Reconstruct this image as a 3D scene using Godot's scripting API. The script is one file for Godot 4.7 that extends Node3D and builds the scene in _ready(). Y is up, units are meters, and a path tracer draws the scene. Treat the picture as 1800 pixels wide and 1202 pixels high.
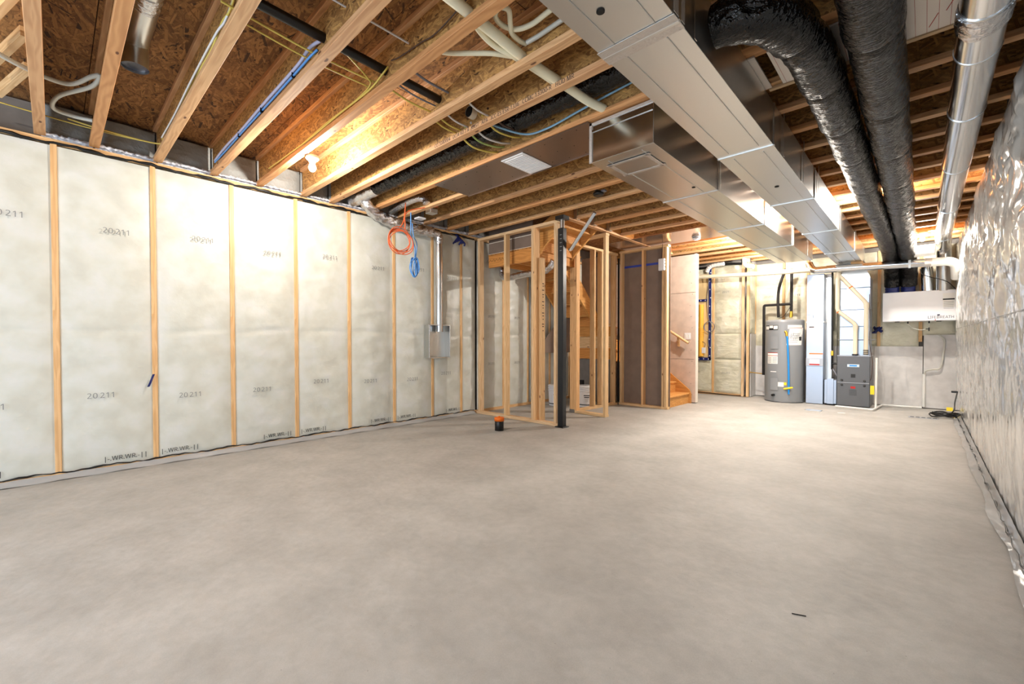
extends Node3D

var M := {}
var taken := {}
var boxes := {}
var rng := RandomNumberGenerator.new()

# ---------------------------------------------------------------- nodes
func numbered(n: String) -> String:
	var k: int = taken.get(n, 0)
	taken[n] = k + 1
	return n if k == 0 else "%s_%03d" % [n, k]

func tag(o: Node3D, label: String, category: String, group := "") -> Node3D:
	o.set_meta("label", label)
	o.set_meta("category", category)
	if group != "":
		o.set_meta("group", group)
	return o

func thing(called: String, label: String, category: String, at := Vector3.ZERO, group := "") -> Node3D:
	var o := Node3D.new()
	o.name = numbered(called)
	o.position = at
	add_child(o)
	tag(o, label, category, group)
	return o

func struct(called: String, label: String, category: String) -> Node3D:
	var o := thing(called, label, category)
	o.set_meta("kind", "structure")
	return o

func part(parent: Node3D, called: String, mesh: Mesh, mat: Material, xf := Transform3D()) -> MeshInstance3D:
	var o := MeshInstance3D.new()
	o.name = called
	o.mesh = mesh
	o.material_override = mat
	parent.add_child(o, true)
	o.transform = xf
	return o

func single(called: String, label: String, category: String, mesh: Mesh, mat: Material, xf := Transform3D(), group := "") -> MeshInstance3D:
	var o := MeshInstance3D.new()
	o.name = numbered(called)
	o.mesh = mesh
	o.material_override = mat
	add_child(o)
	o.transform = xf
	tag(o, label, category, group)
	return o

func at(x: float, y: float, z: float) -> Transform3D:
	return Transform3D(Basis(), Vector3(x, y, z))

func along(a: Vector3, b: Vector3, up := Vector3.UP) -> Transform3D:
	var x := (b - a).normalized()
	var u := up
	if absf(x.dot(u)) > 0.99:
		u = Vector3.BACK
	var z := x.cross(u).normalized()
	var y := z.cross(x).normalized()
	return Transform3D(Basis(x, y, z), (a + b) * 0.5)

# ---------------------------------------------------------------- meshes
func tri(s: SurfaceTool, a: Vector3, b: Vector3, c: Vector3, out: Vector3) -> void:
	var n := (b - a).cross(c - a)
	if n.dot(out) > 0.0:
		var t := b
		b = c
		c = t
		n = -n
	n = -n.normalized()
	for v in [a, b, c]:
		s.set_normal(n)
		s.add_vertex(v)

func quad(s: SurfaceTool, a: Vector3, b: Vector3, c: Vector3, d: Vector3, out: Vector3) -> void:
	tri(s, a, b, c, out)
	tri(s, a, c, d, out)

func tool() -> SurfaceTool:
	var s := SurfaceTool.new()
	s.begin(Mesh.PRIMITIVE_TRIANGLES)
	return s

func add_box(s: SurfaceTool, c: Vector3, size: Vector3, bev := 0.0) -> void:
	var h := size * 0.5
	var bv: float = minf(bev, 0.45 * minf(size.x, minf(size.y, size.z)))
	var V := func(sg: Vector3, ax: int) -> Vector3:
		var p := Vector3(sg.x * (h.x - bv), sg.y * (h.y - bv), sg.z * (h.z - bv))
		p[ax] = sg[ax] * h[ax]
		return c + p
	for ax in 3:
		var b: int = (ax + 1) % 3
		var d: int = (ax + 2) % 3
		for sg in [-1.0, 1.0]:
			var q: Array[Vector3] = []
			for k in [[-1.0, -1.0], [1.0, -1.0], [1.0, 1.0], [-1.0, 1.0]]:
				var w := Vector3.ZERO
				w[ax] = sg
				w[b] = k[0]
				w[d] = k[1]
				q.append(V.call(w, ax))
			var o := Vector3.ZERO
			o[ax] = sg
			quad(s, q[0], q[1], q[2], q[3], o)
	if bv <= 0.0:
		return
	for ax in 3:
		var b: int = (ax + 1) % 3
		var d: int = (ax + 2) % 3
		for sb in [-1.0, 1.0]:
			for sd in [-1.0, 1.0]:
				var p := Vector3.ZERO
				p[b] = sb
				p[d] = sd
				var p0 := p
				var p1 := p
				p0[ax] = -1.0
				p1[ax] = 1.0
				quad(s, V.call(p0, b), V.call(p1, b), V.call(p1, d), V.call(p0, d), p)
	for i in 8:
		var g := Vector3(-1.0 if i & 1 else 1.0, -1.0 if i & 2 else 1.0, -1.0 if i & 4 else 1.0)
		tri(s, V.call(g, 0), V.call(g, 1), V.call(g, 2), g)

func bx(x: float, y: float, z: float, bev := 0.002) -> Mesh:
	var key := "%.4f %.4f %.4f %.4f" % [x, y, z, bev]
	if not boxes.has(key):
		var s := tool()
		add_box(s, Vector3.ZERO, Vector3(x, y, z), bev)
		boxes[key] = s.commit()
	return boxes[key]

# a grid of points made into a smooth surface; wrap joins the last column to the first
func sheet(rows: int, cols: int, f: Callable, wrap := false, flip := false, cap := false) -> ArrayMesh:
	var P := PackedVector3Array()
	P.resize(rows * cols)
	for i in rows:
		for j in cols:
			P[i * cols + j] = f.call(i, j)
	var N := PackedVector3Array()
	N.resize(rows * cols)
	for i in rows:
		for j in cols:
			var a := P[mini(i + 1, rows - 1) * cols + j] - P[maxi(i - 1, 0) * cols + j]
			var j1: int = (j + 1) % cols if wrap else mini(j + 1, cols - 1)
			var j0: int = (j + cols - 1) % cols if wrap else maxi(j - 1, 0)
			var b := P[i * cols + j1] - P[i * cols + j0]
			var n := a.cross(b)
			N[i * cols + j] = (-n if flip else n).normalized()
	var I := PackedInt32Array()
	for i in rows - 1:
		for j in (cols if wrap else cols - 1):
			var j1: int = (j + 1) % cols
			var a := i * cols + j
			var b := i * cols + j1
			var c := (i + 1) * cols + j1
			var d := (i + 1) * cols + j
			if flip:
				I.append_array([a, d, c, a, c, b])
			else:
				I.append_array([a, b, c, a, c, d])
	if cap:
		for e in [0, rows - 1]:
			var mid := Vector3.ZERO
			for j in cols:
				mid += P[e * cols + j]
			mid /= cols
			var inner: int = 1 if e == 0 else rows - 2
			var mid2 := Vector3.ZERO
			for j in cols:
				mid2 += P[inner * cols + j]
			mid2 /= cols
			var out := (mid - mid2).normalized()
			var base := P.size()
			P.append(mid)
			N.append(out)
			for j in cols:
				P.append(P[e * cols + j])
				N.append(out)
			for j in cols:
				var a := base + 1 + j
				var b := base + 1 + (j + 1) % cols
				if (P[a] - mid).cross(P[b] - mid).dot(out) > 0.0:
					I.append_array([base, b, a])
				else:
					I.append_array([base, a, b])
	var arr := []
	arr.resize(Mesh.ARRAY_MAX)
	arr[Mesh.ARRAY_VERTEX] = P
	arr[Mesh.ARRAY_NORMAL] = N
	arr[Mesh.ARRAY_INDEX] = I
	var m := ArrayMesh.new()
	m.add_surface_from_arrays(Mesh.PRIMITIVE_TRIANGLES, arr)
	return m

func spline(p: Array, n := 8) -> PackedVector3Array:
	var out := PackedVector3Array()
	for i in p.size() - 1:
		var a: Vector3 = p[maxi(i - 1, 0)]
		var b: Vector3 = p[i]
		var c: Vector3 = p[i + 1]
		var d: Vector3 = p[mini(i + 2, p.size() - 1)]
		for k in n:
			out.append(b.cubic_interpolate(c, a, d, float(k) / n))
	out.append(p[p.size() - 1])
	return out

# a tube along points; r is a number or a Callable(distance, angle) -> radius
func tube(pts: PackedVector3Array, r: Variant, sides := 10, cap := true) -> ArrayMesh:
	var n := pts.size()
	var T := PackedVector3Array()
	var U := PackedVector3Array()
	var L := PackedFloat32Array()
	var acc := 0.0
	for i in n:
		T.append((pts[mini(i + 1, n - 1)] - pts[maxi(i - 1, 0)]).normalized())
		if i > 0:
			acc += pts[i].distance_to(pts[i - 1])
		L.append(acc)
	var u := T[0].cross(Vector3.UP)
	if u.length() < 0.1:
		u = T[0].cross(Vector3.RIGHT)
	u = u.normalized()
	for i in n:
		u = (u - T[i] * u.dot(T[i])).normalized()
		U.append(u)
	var fixed := not (r is Callable)
	return sheet(n, sides, func(i: int, j: int) -> Vector3:
		var a := TAU * j / sides
		var rr: float = r if fixed else r.call(L[i], a)
		return pts[i] + (U[i] * cos(a) + T[i].cross(U[i]) * sin(a)) * rr, true, true, cap)

func line(a: Vector3, b: Vector3, n := 1) -> PackedVector3Array:
	var out := PackedVector3Array()
	for i in n + 1:
		out.append(a.lerp(b, float(i) / n))
	return out

func path(p: Array) -> PackedVector3Array:
	return PackedVector3Array(p)

# a pipe with short rounded corners
func bend(p: Array, rad := 0.05, n := 5) -> PackedVector3Array:
	var out := PackedVector3Array()
	out.append(p[0])
	for i in range(1, p.size() - 1):
		var a: Vector3 = p[i - 1]
		var b: Vector3 = p[i]
		var c: Vector3 = p[i + 1]
		var k: float = minf(rad, 0.45 * minf(a.distance_to(b), b.distance_to(c)))
		var s: Vector3 = b + (a - b).normalized() * k
		var e: Vector3 = b + (c - b).normalized() * k
		for q in n + 1:
			var t := float(q) / n
			out.append(s.lerp(b, t).lerp(b.lerp(e, t), t))
	out.append(p[p.size() - 1])
	return out

# profile: radius and height pairs, turned about y
func lathe(prof: Array, sides := 24) -> ArrayMesh:
	return sheet(prof.size(), sides, func(i: int, j: int) -> Vector3:
		var a := TAU * j / sides
		return Vector3(cos(a) * prof[i][0], prof[i][1], sin(a) * prof[i][0]), true, false)

func prism(poly: PackedVector2Array, depth: float) -> Mesh:
	var s := tool()
	var idx := Geometry2D.triangulate_polygon(poly)
	for k in range(0, idx.size(), 3):
		for sg in [-0.5, 0.5]:
			var v: Array[Vector3] = []
			for q in 3:
				var p := poly[idx[k + q]]
				v.append(Vector3(p.x, p.y, sg * depth))
			tri(s, v[0], v[1], v[2], Vector3(0, 0, sg))
	var ccw := not Geometry2D.is_polygon_clockwise(poly)
	for i in poly.size():
		var a := poly[i]
		var b := poly[(i + 1) % poly.size()]
		var d := b - a
		var o := Vector3(d.y, -d.x, 0) * (1.0 if ccw else -1.0)
		quad(s, Vector3(a.x, a.y, -depth / 2), Vector3(b.x, b.y, -depth / 2), Vector3(b.x, b.y, depth / 2), Vector3(a.x, a.y, depth / 2), o)
	return s.commit()

func join(list: Array) -> Mesh:
	var s := tool()
	for e in list:
		if e is Array:
			s.append_from(e[0], 0, e[1])
		else:
			s.append_from(e, 0, Transform3D())
	return s.commit()

func letters(words: String, height: float, depth := 0.0008, mono := false) -> TextMesh:
	var t := TextMesh.new()
	var f := SystemFont.new()
	f.font_names = PackedStringArray(["Droid Sans Mono" if mono else "Droid Sans"])
	t.font = f
	t.text = words
	t.font_size = 32
	t.pixel_size = height / 30.0
	t.depth = depth
	t.curve_step = 4.0
	return t

# length runs along local x so that the grain follows the piece
func stick(parent: Node3D, called: String, a: Vector3, b: Vector3, w: float, h: float, mat: Material, up := Vector3.UP, bev := 0.002) -> MeshInstance3D:
	return part(parent, called, bx(snappedf(a.distance_to(b), 0.001), h, w, bev), mat, along(a, b, up))

# ---------------------------------------------------------------- materials
func mat(c: Color, rough := 0.7, metal := 0.0) -> StandardMaterial3D:
	var m := StandardMaterial3D.new()
	m.albedo_color = c
	m.roughness = rough
	m.metallic = metal
	return m

func triplanar(m: StandardMaterial3D, scale: float, world := false, off := Vector3.ZERO) -> StandardMaterial3D:
	m.uv1_triplanar = true
	m.uv1_world_triplanar = world
	m.uv1_scale = Vector3.ONE * scale
	m.uv1_offset = off
	m.uv1_triplanar_sharpness = 8.0
	return m

func noise_tex(size: int, freq: float, kind: int, oct: int, stops: Array, normal := 0.0, sd := 1, fractal := FastNoiseLite.FRACTAL_FBM, warp := 0.0) -> NoiseTexture2D:
	var n := FastNoiseLite.new()
	n.noise_type = kind as FastNoiseLite.NoiseType
	n.frequency = freq
	n.fractal_octaves = oct
	n.fractal_type = fractal
	n.seed = sd
	if warp > 0.0:
		n.domain_warp_enabled = true
		n.domain_warp_amplitude = warp
		n.domain_warp_frequency = freq * 0.7
	var t := NoiseTexture2D.new()
	t.width = size
	t.height = size
	t.seamless = true
	t.noise = n
	if normal > 0.0:
		t.as_normal_map = true
		t.bump_strength = normal
	elif stops.size():
		var g := Gradient.new()
		g.offsets = PackedFloat32Array(stops.map(func(e): return e[0]))
		g.colors = PackedColorArray(stops.map(func(e): return e[1]))
		t.color_ramp = g
	return t

# strands pressed flat in every direction, as in strand board
func strand_board(size: int, count: int, lo: Color, hi: Color, sd: int, lean: float) -> ImageTexture:
	var r := RandomNumberGenerator.new()
	r.seed = sd
	var d := PackedByteArray()
	d.resize(size * size * 3)
	for i in size * size:
		d[i * 3] = int(lo.r * 255)
		d[i * 3 + 1] = int(lo.g * 255)
		d[i * 3 + 2] = int(lo.b * 255)
	for k in count:
		var L := r.randf_range(0.05, 0.12) * size
		var W := r.randf_range(0.006, 0.018) * size
		var ang := lean + r.randfn(0.0, 0.55)
		var c := lo.lerp(hi, pow(r.randf(), 0.7))
		if r.randf() < 0.035:
			c = lo.darkened(0.35)
		var ca := cos(ang)
		var sa := sin(ang)
		var cx := r.randf() * size
		var cy := r.randf() * size
		for q in int(W):
			var v := q - W * 0.5
			var f := r.randf_range(0.9, 1.06) * (0.72 if q == 0 else 1.0)
			var cr := mini(255, int(c.r * 255 * f))
			var cg := mini(255, int(c.g * 255 * f))
			var cb := mini(255, int(c.b * 255 * f))
			var skip := r.randf() * 0.2 * L
			for p in int(L - skip):
				var u := p - L * 0.5
				var X := posmod(int(cx + u * ca - v * sa), size)
				var Y := posmod(int(cy + u * sa + v * ca), size)
				var o := (Y * size + X) * 3
				d[o] = cr
				d[o + 1] = cg
				d[o + 2] = cb
	return ImageTexture.create_from_image(Image.create_from_data(size, size, false, Image.FORMAT_RGB8, d))

# lumber: long grain lines along the width of the picture, and a few knots
func wood_grain(w: int, h: int, lo: Color, hi: Color, sd: int, knots: int) -> ImageTexture:
	var r := RandomNumberGenerator.new()
	r.seed = sd
	var n := FastNoiseLite.new()
	n.seed = sd
	n.frequency = 0.012
	n.fractal_octaves = 3
	var K := []
	for k in knots:
		K.append([r.randf() * w, r.randf() * h, r.randf_range(5.0, 10.0)])
	var d := PackedByteArray()
	d.resize(w * h * 3)
	for y in h:
		for x in w:
			var a := TAU * x / w
			var gx := cos(a) * 26.0
			var gy := sin(a) * 26.0
			var yy := float(y)
			var dark := 0.0
			for k in K:
				var dx: float = absf(x - k[0])
				var dy: float = y - k[1]
				if dx < 60.0 and absf(dy) < 50.0:
					var e: float = exp(-(dx * dx) / 700.0)
					yy += e * dy * -0.45
					var dd: float = sqrt(dx * dx * 0.5 + dy * dy)
					dark = maxf(dark, 1.0 - smoothstep(k[2] * 0.5, k[2], dd))
			var g := n.get_noise_3d(gx, gy, yy * 5.0) * 0.5 + 0.5
			var ring := 0.5 + 0.5 * sin((yy * 0.22 + n.get_noise_3d(gx * 1.5, gy * 1.5, yy * 0.6) * 9.0))
			var t := clampf(g * 0.55 + ring * 0.45, 0.0, 1.0)
			var c := lo.lerp(hi, t).lerp(Color(0.32, 0.17, 0.08), dark * 0.8)
			var o := (y * w + x) * 3
			d[o] = int(c.r * 255)
			d[o + 1] = int(c.g * 255)
			d[o + 2] = int(c.b * 255)
	return ImageTexture.create_from_image(Image.create_from_data(w, h, false, Image.FORMAT_RGB8, d))

# a trowelled slab: broad cloudy tone, sweeping trowel marks, specks
func slab_texture(size: int) -> ImageTexture:
	var a := FastNoiseLite.new()
	a.seed = 5
	a.frequency = 0.004
	a.fractal_octaves = 4
	a.domain_warp_enabled = true
	a.domain_warp_amplitude = 60.0
	a.domain_warp_frequency = 0.005
	var b := FastNoiseLite.new()
	b.seed = 9
	b.frequency = 0.03
	b.fractal_octaves = 3
	b.domain_warp_enabled = true
	b.domain_warp_amplitude = 30.0
	b.domain_warp_frequency = 0.01
	var A := a.get_seamless_image(size, size).get_data()
	var B := b.get_seamless_image(size, size).get_data()
	var lo := Color(0.61, 0.60, 0.58)
	var hi := Color(0.73, 0.72, 0.70)
	var d := PackedByteArray()
	d.resize(size * size * 3)
	var r := RandomNumberGenerator.new()
	r.seed = 3
	for i in size * size:
		var t := clampf(A[i] / 255.0 * 0.62 + B[i] / 255.0 * 0.38, 0.0, 1.0)
		var f := 1.0 + (r.randf() - 0.5) * 0.05
		if r.randf() < 0.00006:
			f = 0.55
		d[i * 3] = clampi(int(lerpf(lo.r, hi.r, t) * f * 255), 0, 255)
		d[i * 3 + 1] = clampi(int(lerpf(lo.g, hi.g, t) * f * 255), 0, 255)
		d[i * 3 + 2] = clampi(int(lerpf(lo.b, hi.b, t) * f * 255), 0, 255)
	return ImageTexture.create_from_image(Image.create_from_data(size, size, false, Image.FORMAT_RGB8, d))

func with_normal(m: StandardMaterial3D, t: Texture2D, k := 1.0) -> StandardMaterial3D:
	m.normal_enabled = true
	m.normal_texture = t
	m.normal_scale = k
	return m

func make_materials() -> void:
	var S := FastNoiseLite.TYPE_SIMPLEX_SMOOTH
	var osb := strand_board(1024, 5200, Color(0.50, 0.34, 0.17), Color(0.83, 0.64, 0.37), 4, 0.2)
	var osb_red := strand_board(1024, 5200, Color(0.42, 0.27, 0.13), Color(0.74, 0.53, 0.30), 8, 0.1)
	M.web = triplanar(mat(Color.WHITE, 0.75), 0.9)
	M.web.albedo_texture = osb
	M.subfloor = triplanar(mat(Color.WHITE, 0.8), 0.75, true)
	M.subfloor.albedo_texture = osb_red
	M.osb = triplanar(mat(Color(1.0, 0.93, 0.85), 0.75), 0.9)
	M.osb.albedo_texture = osb
	var g1 := wood_grain(1024, 256, Color(0.80, 0.66, 0.48), Color(0.93, 0.83, 0.67), 2, 4)
	var g2 := wood_grain(1024, 256, Color(0.74, 0.55, 0.37), Color(0.89, 0.72, 0.53), 6, 2)
	M.lumber = []
	for k in 4:
		var m := triplanar(mat([Color(1, 0.97, 0.93), Color(0.93, 0.88, 0.82), Color(1, 0.92, 0.84), Color(0.97, 0.95, 0.95)][k], 0.72), 1.1, false, Vector3(k * 0.37, k * 0.21, k * 0.63))
		m.albedo_texture = g1
		m.uv1_scale = Vector3(0.45, 3.0, 3.0)
		M.lumber.append(m)
	M.flange = []
	for k in 3:
		var m := triplanar(mat([Color(0.97, 0.95, 0.95), Color(0.95, 0.88, 0.80), Color(1, 1, 1)][k], 0.7), 0.9, false, Vector3(k * 0.31, k * 0.17, k * 0.5))
		m.albedo_texture = g2
		m.uv1_scale = Vector3(0.45, 3.0, 3.0)
		M.flange.append(m)
	M.beam = triplanar(mat(Color(1.0, 0.88, 0.64), 0.7), 0.8, false, Vector3(0.2, 0.4, 0.1))
	M.beam.albedo_texture = g2
	M.beam.uv1_scale = Vector3(0.45, 3.0, 3.0)
	M.stair = triplanar(mat(Color(1.0, 0.92, 0.70), 0.7), 0.8, false, Vector3(0.5, 0.1, 0.3))
	M.stair.albedo_texture = g2
	M.stair.uv1_scale = Vector3(0.45, 3.0, 3.0)
	M.slab = triplanar(mat(Color.WHITE, 0.62), 0.42, true)
	M.slab.albedo_texture = slab_texture(1024)
	with_normal(M.slab, noise_tex(512, 0.02, S, 4, [], 3.0, 21), 0.35)
	# fibreglass behind clear film
	var wr := noise_tex(512, 0.012, S, 4, [], 6.0, 31, FastNoiseLite.FRACTAL_RIDGED, 25.0)
	var batt_t := noise_tex(512, 0.01, S, 4, [[0.2, Color(0.795, 0.795, 0.75)], [0.5, Color(0.82, 0.825, 0.785)], [0.8, Color(0.84, 0.845, 0.82)]], 0.0, 12)
	M.batt = triplanar(mat(Color.WHITE, 0.38), 0.6, true)
	M.batt.albedo_texture = batt_t
	with_normal(M.batt, wr, 0.12)
	M.batt_far = triplanar(mat(Color(1.0, 0.98, 0.92), 0.45), 0.7, true)
	M.batt_far.albedo_texture = batt_t
	with_normal(M.batt_far, wr, 0.4)
	M.film = mat(Color(0.84, 0.84, 0.83), 0.30)
	M.film.clearcoat_enabled = true
	M.film.clearcoat = 1.0
	M.film.clearcoat_roughness = 0.07
	M.film_flap = mat(Color(0.66, 0.66, 0.655), 0.16)
	M.fluff = triplanar(mat(Color(0.88, 0.89, 0.92), 0.5), 2.0, true)
	with_normal(M.fluff, wr, 0.8)
	M.rim = triplanar(mat(Color(0.62, 0.63, 0.62), 0.5), 0.9, true)
	with_normal(M.rim, wr, 0.6)
	M.seen_stud = triplanar(mat(Color(1.0, 0.93, 0.85), 0.5), 1.0, false)
	M.seen_stud.albedo_texture = g1
	M.seen_stud.uv1_scale = Vector3(0.45, 3.0, 3.0)
	M.seal = mat(Color(0.035, 0.033, 0.035), 0.45)
	M.ink = mat(Color(0.16, 0.17, 0.18), 0.8)
	M.ink_pale = mat(Color(0.52, 0.53, 0.53), 0.7)
	M.ink_wood = mat(Color(0.22, 0.15, 0.10), 0.8)
	M.ink_red = mat(Color(0.62, 0.16, 0.12), 0.7)
	# metals
	var spangle := noise_tex(512, 0.06, FastNoiseLite.TYPE_CELLULAR, 1, [[0.0, Color(0.56, 0.56, 0.56)], [1.0, Color(0.68, 0.68, 0.68)]], 0.0, 3)
	var dents := noise_tex(512, 0.006, S, 2, [], 3.0, 41)
	M.duct = triplanar(mat(Color(0.80, 0.80, 0.79), 0.50, 1.0), 2.6)
	M.duct.roughness_texture = spangle
	with_normal(M.duct, dents, 0.12)
	M.shiny = mat(Color(0.86, 0.87, 0.88), 0.16, 1.0)
	with_normal(triplanar(M.shiny, 1.0), dents, 0.15)
	M.foil = mat(Color(0.84, 0.84, 0.85), 0.24, 1.0)
	with_normal(triplanar(M.foil, 3.0), wr, 1.1)
	M.tape = mat(Color(0.80, 0.78, 0.76), 0.42, 0.7)
	with_normal(triplanar(M.tape, 4.0), wr, 0.7)
	M.plenum = mat(Color(0.68, 0.73, 0.80), 0.34, 0.75)
	M.panel_metal = mat(Color(0.56, 0.49, 0.45), 0.30, 0.9)
	M.foil_board = mat(Color(0.83, 0.80, 0.77), 0.40, 0.35)
	M.flex = triplanar(mat(Color(0.20, 0.198, 0.196), 0.17, 0.9), 1.6, false)
	M.flex.uv1_scale = Vector3(0.6, 0.6, 2.4)
	M.flex.metallic_specular = 0.8
	with_normal(M.flex, noise_tex(512, 0.03, S, 4, [], 12.0, 51, FastNoiseLite.FRACTAL_RIDGED, 20.0), 0.7)
	M.black = mat(Color(0.02, 0.02, 0.022), 0.4)
	M.black_flat = mat(Color(0.03, 0.03, 0.03), 0.8)
	M.post = mat(Color(0.05, 0.06, 0.075), 0.38)
	M.pvc = mat(Color(0.87, 0.83, 0.74), 0.4)
	M.pvc_white = mat(Color(0.90, 0.90, 0.88), 0.4)
	M.hose = mat(Color(0.91, 0.89, 0.78), 0.4)
	M.hose_clear = mat(Color(0.78, 0.78, 0.74), 0.3)
	M.orange = mat(Color(0.95, 0.46, 0.10), 0.5)
	M.cable_orange = mat(Color(0.86, 0.40, 0.22), 0.5)
	M.cable_blue = mat(Color(0.34, 0.58, 0.84), 0.45)
	M.cable_yellow = mat(Color(0.83, 0.74, 0.36), 0.5)
	M.cable_white = mat(Color(0.86, 0.85, 0.84), 0.5)
	M.cable_grey = mat(Color(0.45, 0.46, 0.50), 0.5)
	M.drywall = triplanar(mat(Color(0.86, 0.78, 0.72), 0.85), 1.0, true)
	M.drywall_back = triplanar(mat(Color(0.52, 0.45, 0.40), 0.85), 0.7, true)
	var paper := noise_tex(256, 0.02, S, 3, [[0.0, Color(0.90, 0.90, 0.90)], [1.0, Color.WHITE]], 0.0, 61)
	M.drywall.albedo_texture = paper
	M.drywall_back.albedo_texture = paper
	M.board_white = triplanar(mat(Color(0.86, 0.85, 0.84), 0.5), 1.0, true)
	M.board_white.albedo_texture = paper
	M.core = mat(Color(0.90, 0.87, 0.82), 0.8)
	M.white = mat(Color(0.90, 0.90, 0.91), 0.4)
	M.paper = mat(Color(0.91, 0.90, 0.88), 0.7)
	M.tank = mat(Color(0.53, 0.545, 0.56), 0.33)
	M.furnace = mat(Color(0.36, 0.37, 0.385), 0.42, 0.25)
	M.furnace_trim = mat(Color(0.66, 0.67, 0.69), 0.35, 0.6)
	M.brass = mat(Color(0.83, 0.67, 0.25), 0.35, 0.8)
	M.yellow = mat(Color(0.92, 0.82, 0.12), 0.5)
	M.pipe_yellow = mat(Color(0.92, 0.70, 0.25), 0.45)
	M.cyan = mat(Color(0.10, 0.52, 0.82), 0.4)
	M.red = mat(Color(0.70, 0.10, 0.09), 0.5)
	M.blue_tape = mat(Color(0.06, 0.12, 0.38), 0.5)
	M.badge = mat(Color(0.75, 0.82, 0.87), 0.35)
	M.dark_wrap = mat(Color(0.07, 0.055, 0.05), 0.8)
	M.concrete = triplanar(mat(Color(0.50, 0.48, 0.46), 0.85), 1.5, true)
	M.concrete.albedo_texture = paper
	M.glass = mat(Color(0.9, 0.95, 1.0, 0.08), 0.02)
	M.glass.transparency = BaseMaterial3D.TRANSPARENCY_ALPHA
	M.porcelain = mat(Color(0.92, 0.91, 0.88), 0.3)
	M.bulb = mat(Color(1.0, 0.96, 0.88), 0.4)
	M.bulb.emission_enabled = true
	M.bulb.emission = Color(1.0, 0.94, 0.84)
	M.bulb.emission_energy_multiplier = 14.0

# ---------------------------------------------------------------- setting
const JB := 2.715          # underside of the joists
const SF := 3.017          # underside of the subfloor
const FAR := -9.9
const BACK := 2.6
const EAST := 5.43

func lamp(at_: Vector3, label: String, energy: float, hang: float) -> void:
	var t := thing("light_bulb", label, "light bulb", at_)
	part(t, "lampholder", lathe([[0.0, hang + 0.045], [0.05, hang + 0.045], [0.056, hang + 0.02], [0.03, hang], [0.022, hang - 0.015], [0.0, hang - 0.015]].map(func(e): return [e[0], e[1]]), 20), M.porcelain)
	part(t, "bulb", lathe([[0.0, -0.032], [0.014, -0.030], [0.025, -0.020], [0.031, -0.004], [0.031, 0.008], [0.026, 0.026], [0.018, 0.042], [0.014, 0.056], [0.0, 0.058]], 20), M.bulb)
	var l := OmniLight3D.new()
	l.name = "bulb_light"
	l.light_color = Color(1.0, 0.965, 0.92)
	l.light_energy = energy
	l.light_size = 0.03
	l.omni_range = 20.0
	l.omni_attenuation = 2.0
	l.shadow_enabled = true
	t.add_child(l)

# film over fibreglass between two studs: a pillow with creases, facing out along n
func pillow(origin: Vector3, u: Vector3, v: Vector3, n: Vector3, w: float, h: float, bulge: float, sd: int, crease := 0.006) -> Mesh:
	var f := FastNoiseLite.new()
	f.seed = sd
	f.frequency = 1.0
	f.fractal_octaves = 3
	f.fractal_type = FastNoiseLite.FRACTAL_RIDGED
	var g := FastNoiseLite.new()
	g.seed = sd + 50
	g.frequency = 1.0
	var nu := 15
	var nv := 111
	var right_way: bool = v.cross(u).dot(n) > 0.0
	return sheet(nv, nu, func(i: int, j: int) -> Vector3:
		var a := float(j) / (nu - 1)
		var b := float(i) / (nv - 1)
		var e: float = pow(sin(PI * clampf(a, 0.0, 1.0)), 0.55) * pow(clampf(minf(b, 1.0 - b) * 14.0, 0.0, 1.0), 0.6)
		var x := a * w
		var y := b * h
		var k: float = f.get_noise_2d(x * 0.9 + sin(y * 2.0) * 0.2, y * 2.6 + sd) * crease + g.get_noise_2d(x * 2.5, y * 1.6) * crease * 1.4
		k -= 0.011 * exp(-pow((y - 1.16 - 0.02 * sin(x * 5.0 + sd)) / 0.022, 2.0))
		return origin + u * x + v * y + n * (e * (bulge + k)), false, not right_way)

func stamp(parent: Node3D, words: String, h: float, m: Material, pos: Vector3, facing: Vector3, up := Vector3.UP, thick := 0.0008) -> void:
	var x := up.cross(facing).normalized()
	part(parent, "printed_text", letters(words, h, thick), m, Transform3D(Basis(x, up, facing), pos))

func room() -> void:
	var floor_ := struct("floor", "pale grey trowelled concrete slab floor of the basement", "floor")
	part(floor_, "slab", bx(6.2, 0.2, 13.0, 0.0), M.slab, at(2.7, -0.1, -3.85))
	var ce := struct("ceiling", "strand board subfloor seen from below between the joists", "ceiling")
	part(ce, "upper_slab", bx(6.2, 0.1, 13.0, 0.0), M.black_flat, at(2.7, SF + 0.075, -3.85))
	var px := [-0.35, 0.9, 2.12, 3.34, 4.56, 5.75]
	var pz := [2.7, 1.02, -0.2, -1.42, -2.64, -3.86, -5.08, -6.3, -7.52, -8.74, -10.2]
	for i in px.size() - 1:
		for j in pz.size() - 1:
			var w: float = px[i + 1] - px[i] - 0.004
			var d: float = pz[j] - pz[j + 1] - 0.004
			part(ce, "subfloor_panel", bx(w, 0.022, d, 0.001), M.subfloor, at((px[i] + px[i + 1]) / 2, SF + 0.012, (pz[j] + pz[j + 1]) / 2))  # panels added over the stair opening too, so the shaft stays dark
	part(ce, "printed_text", letters("|E.C| | 15.9 ||LSUW|", 0.075, 0.0006), M.ink_wood, Transform3D(Basis(Vector3(1, 0, 0), Vector3(0, 0, 1), Vector3(0, -1, 0)).rotated(Vector3.UP, PI / 2 + 0.05), Vector3(0.55, SF - 0.0006, 0.02)))
	west_wall()
	east_wall()
	far_walls()
	rear_wall()

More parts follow.
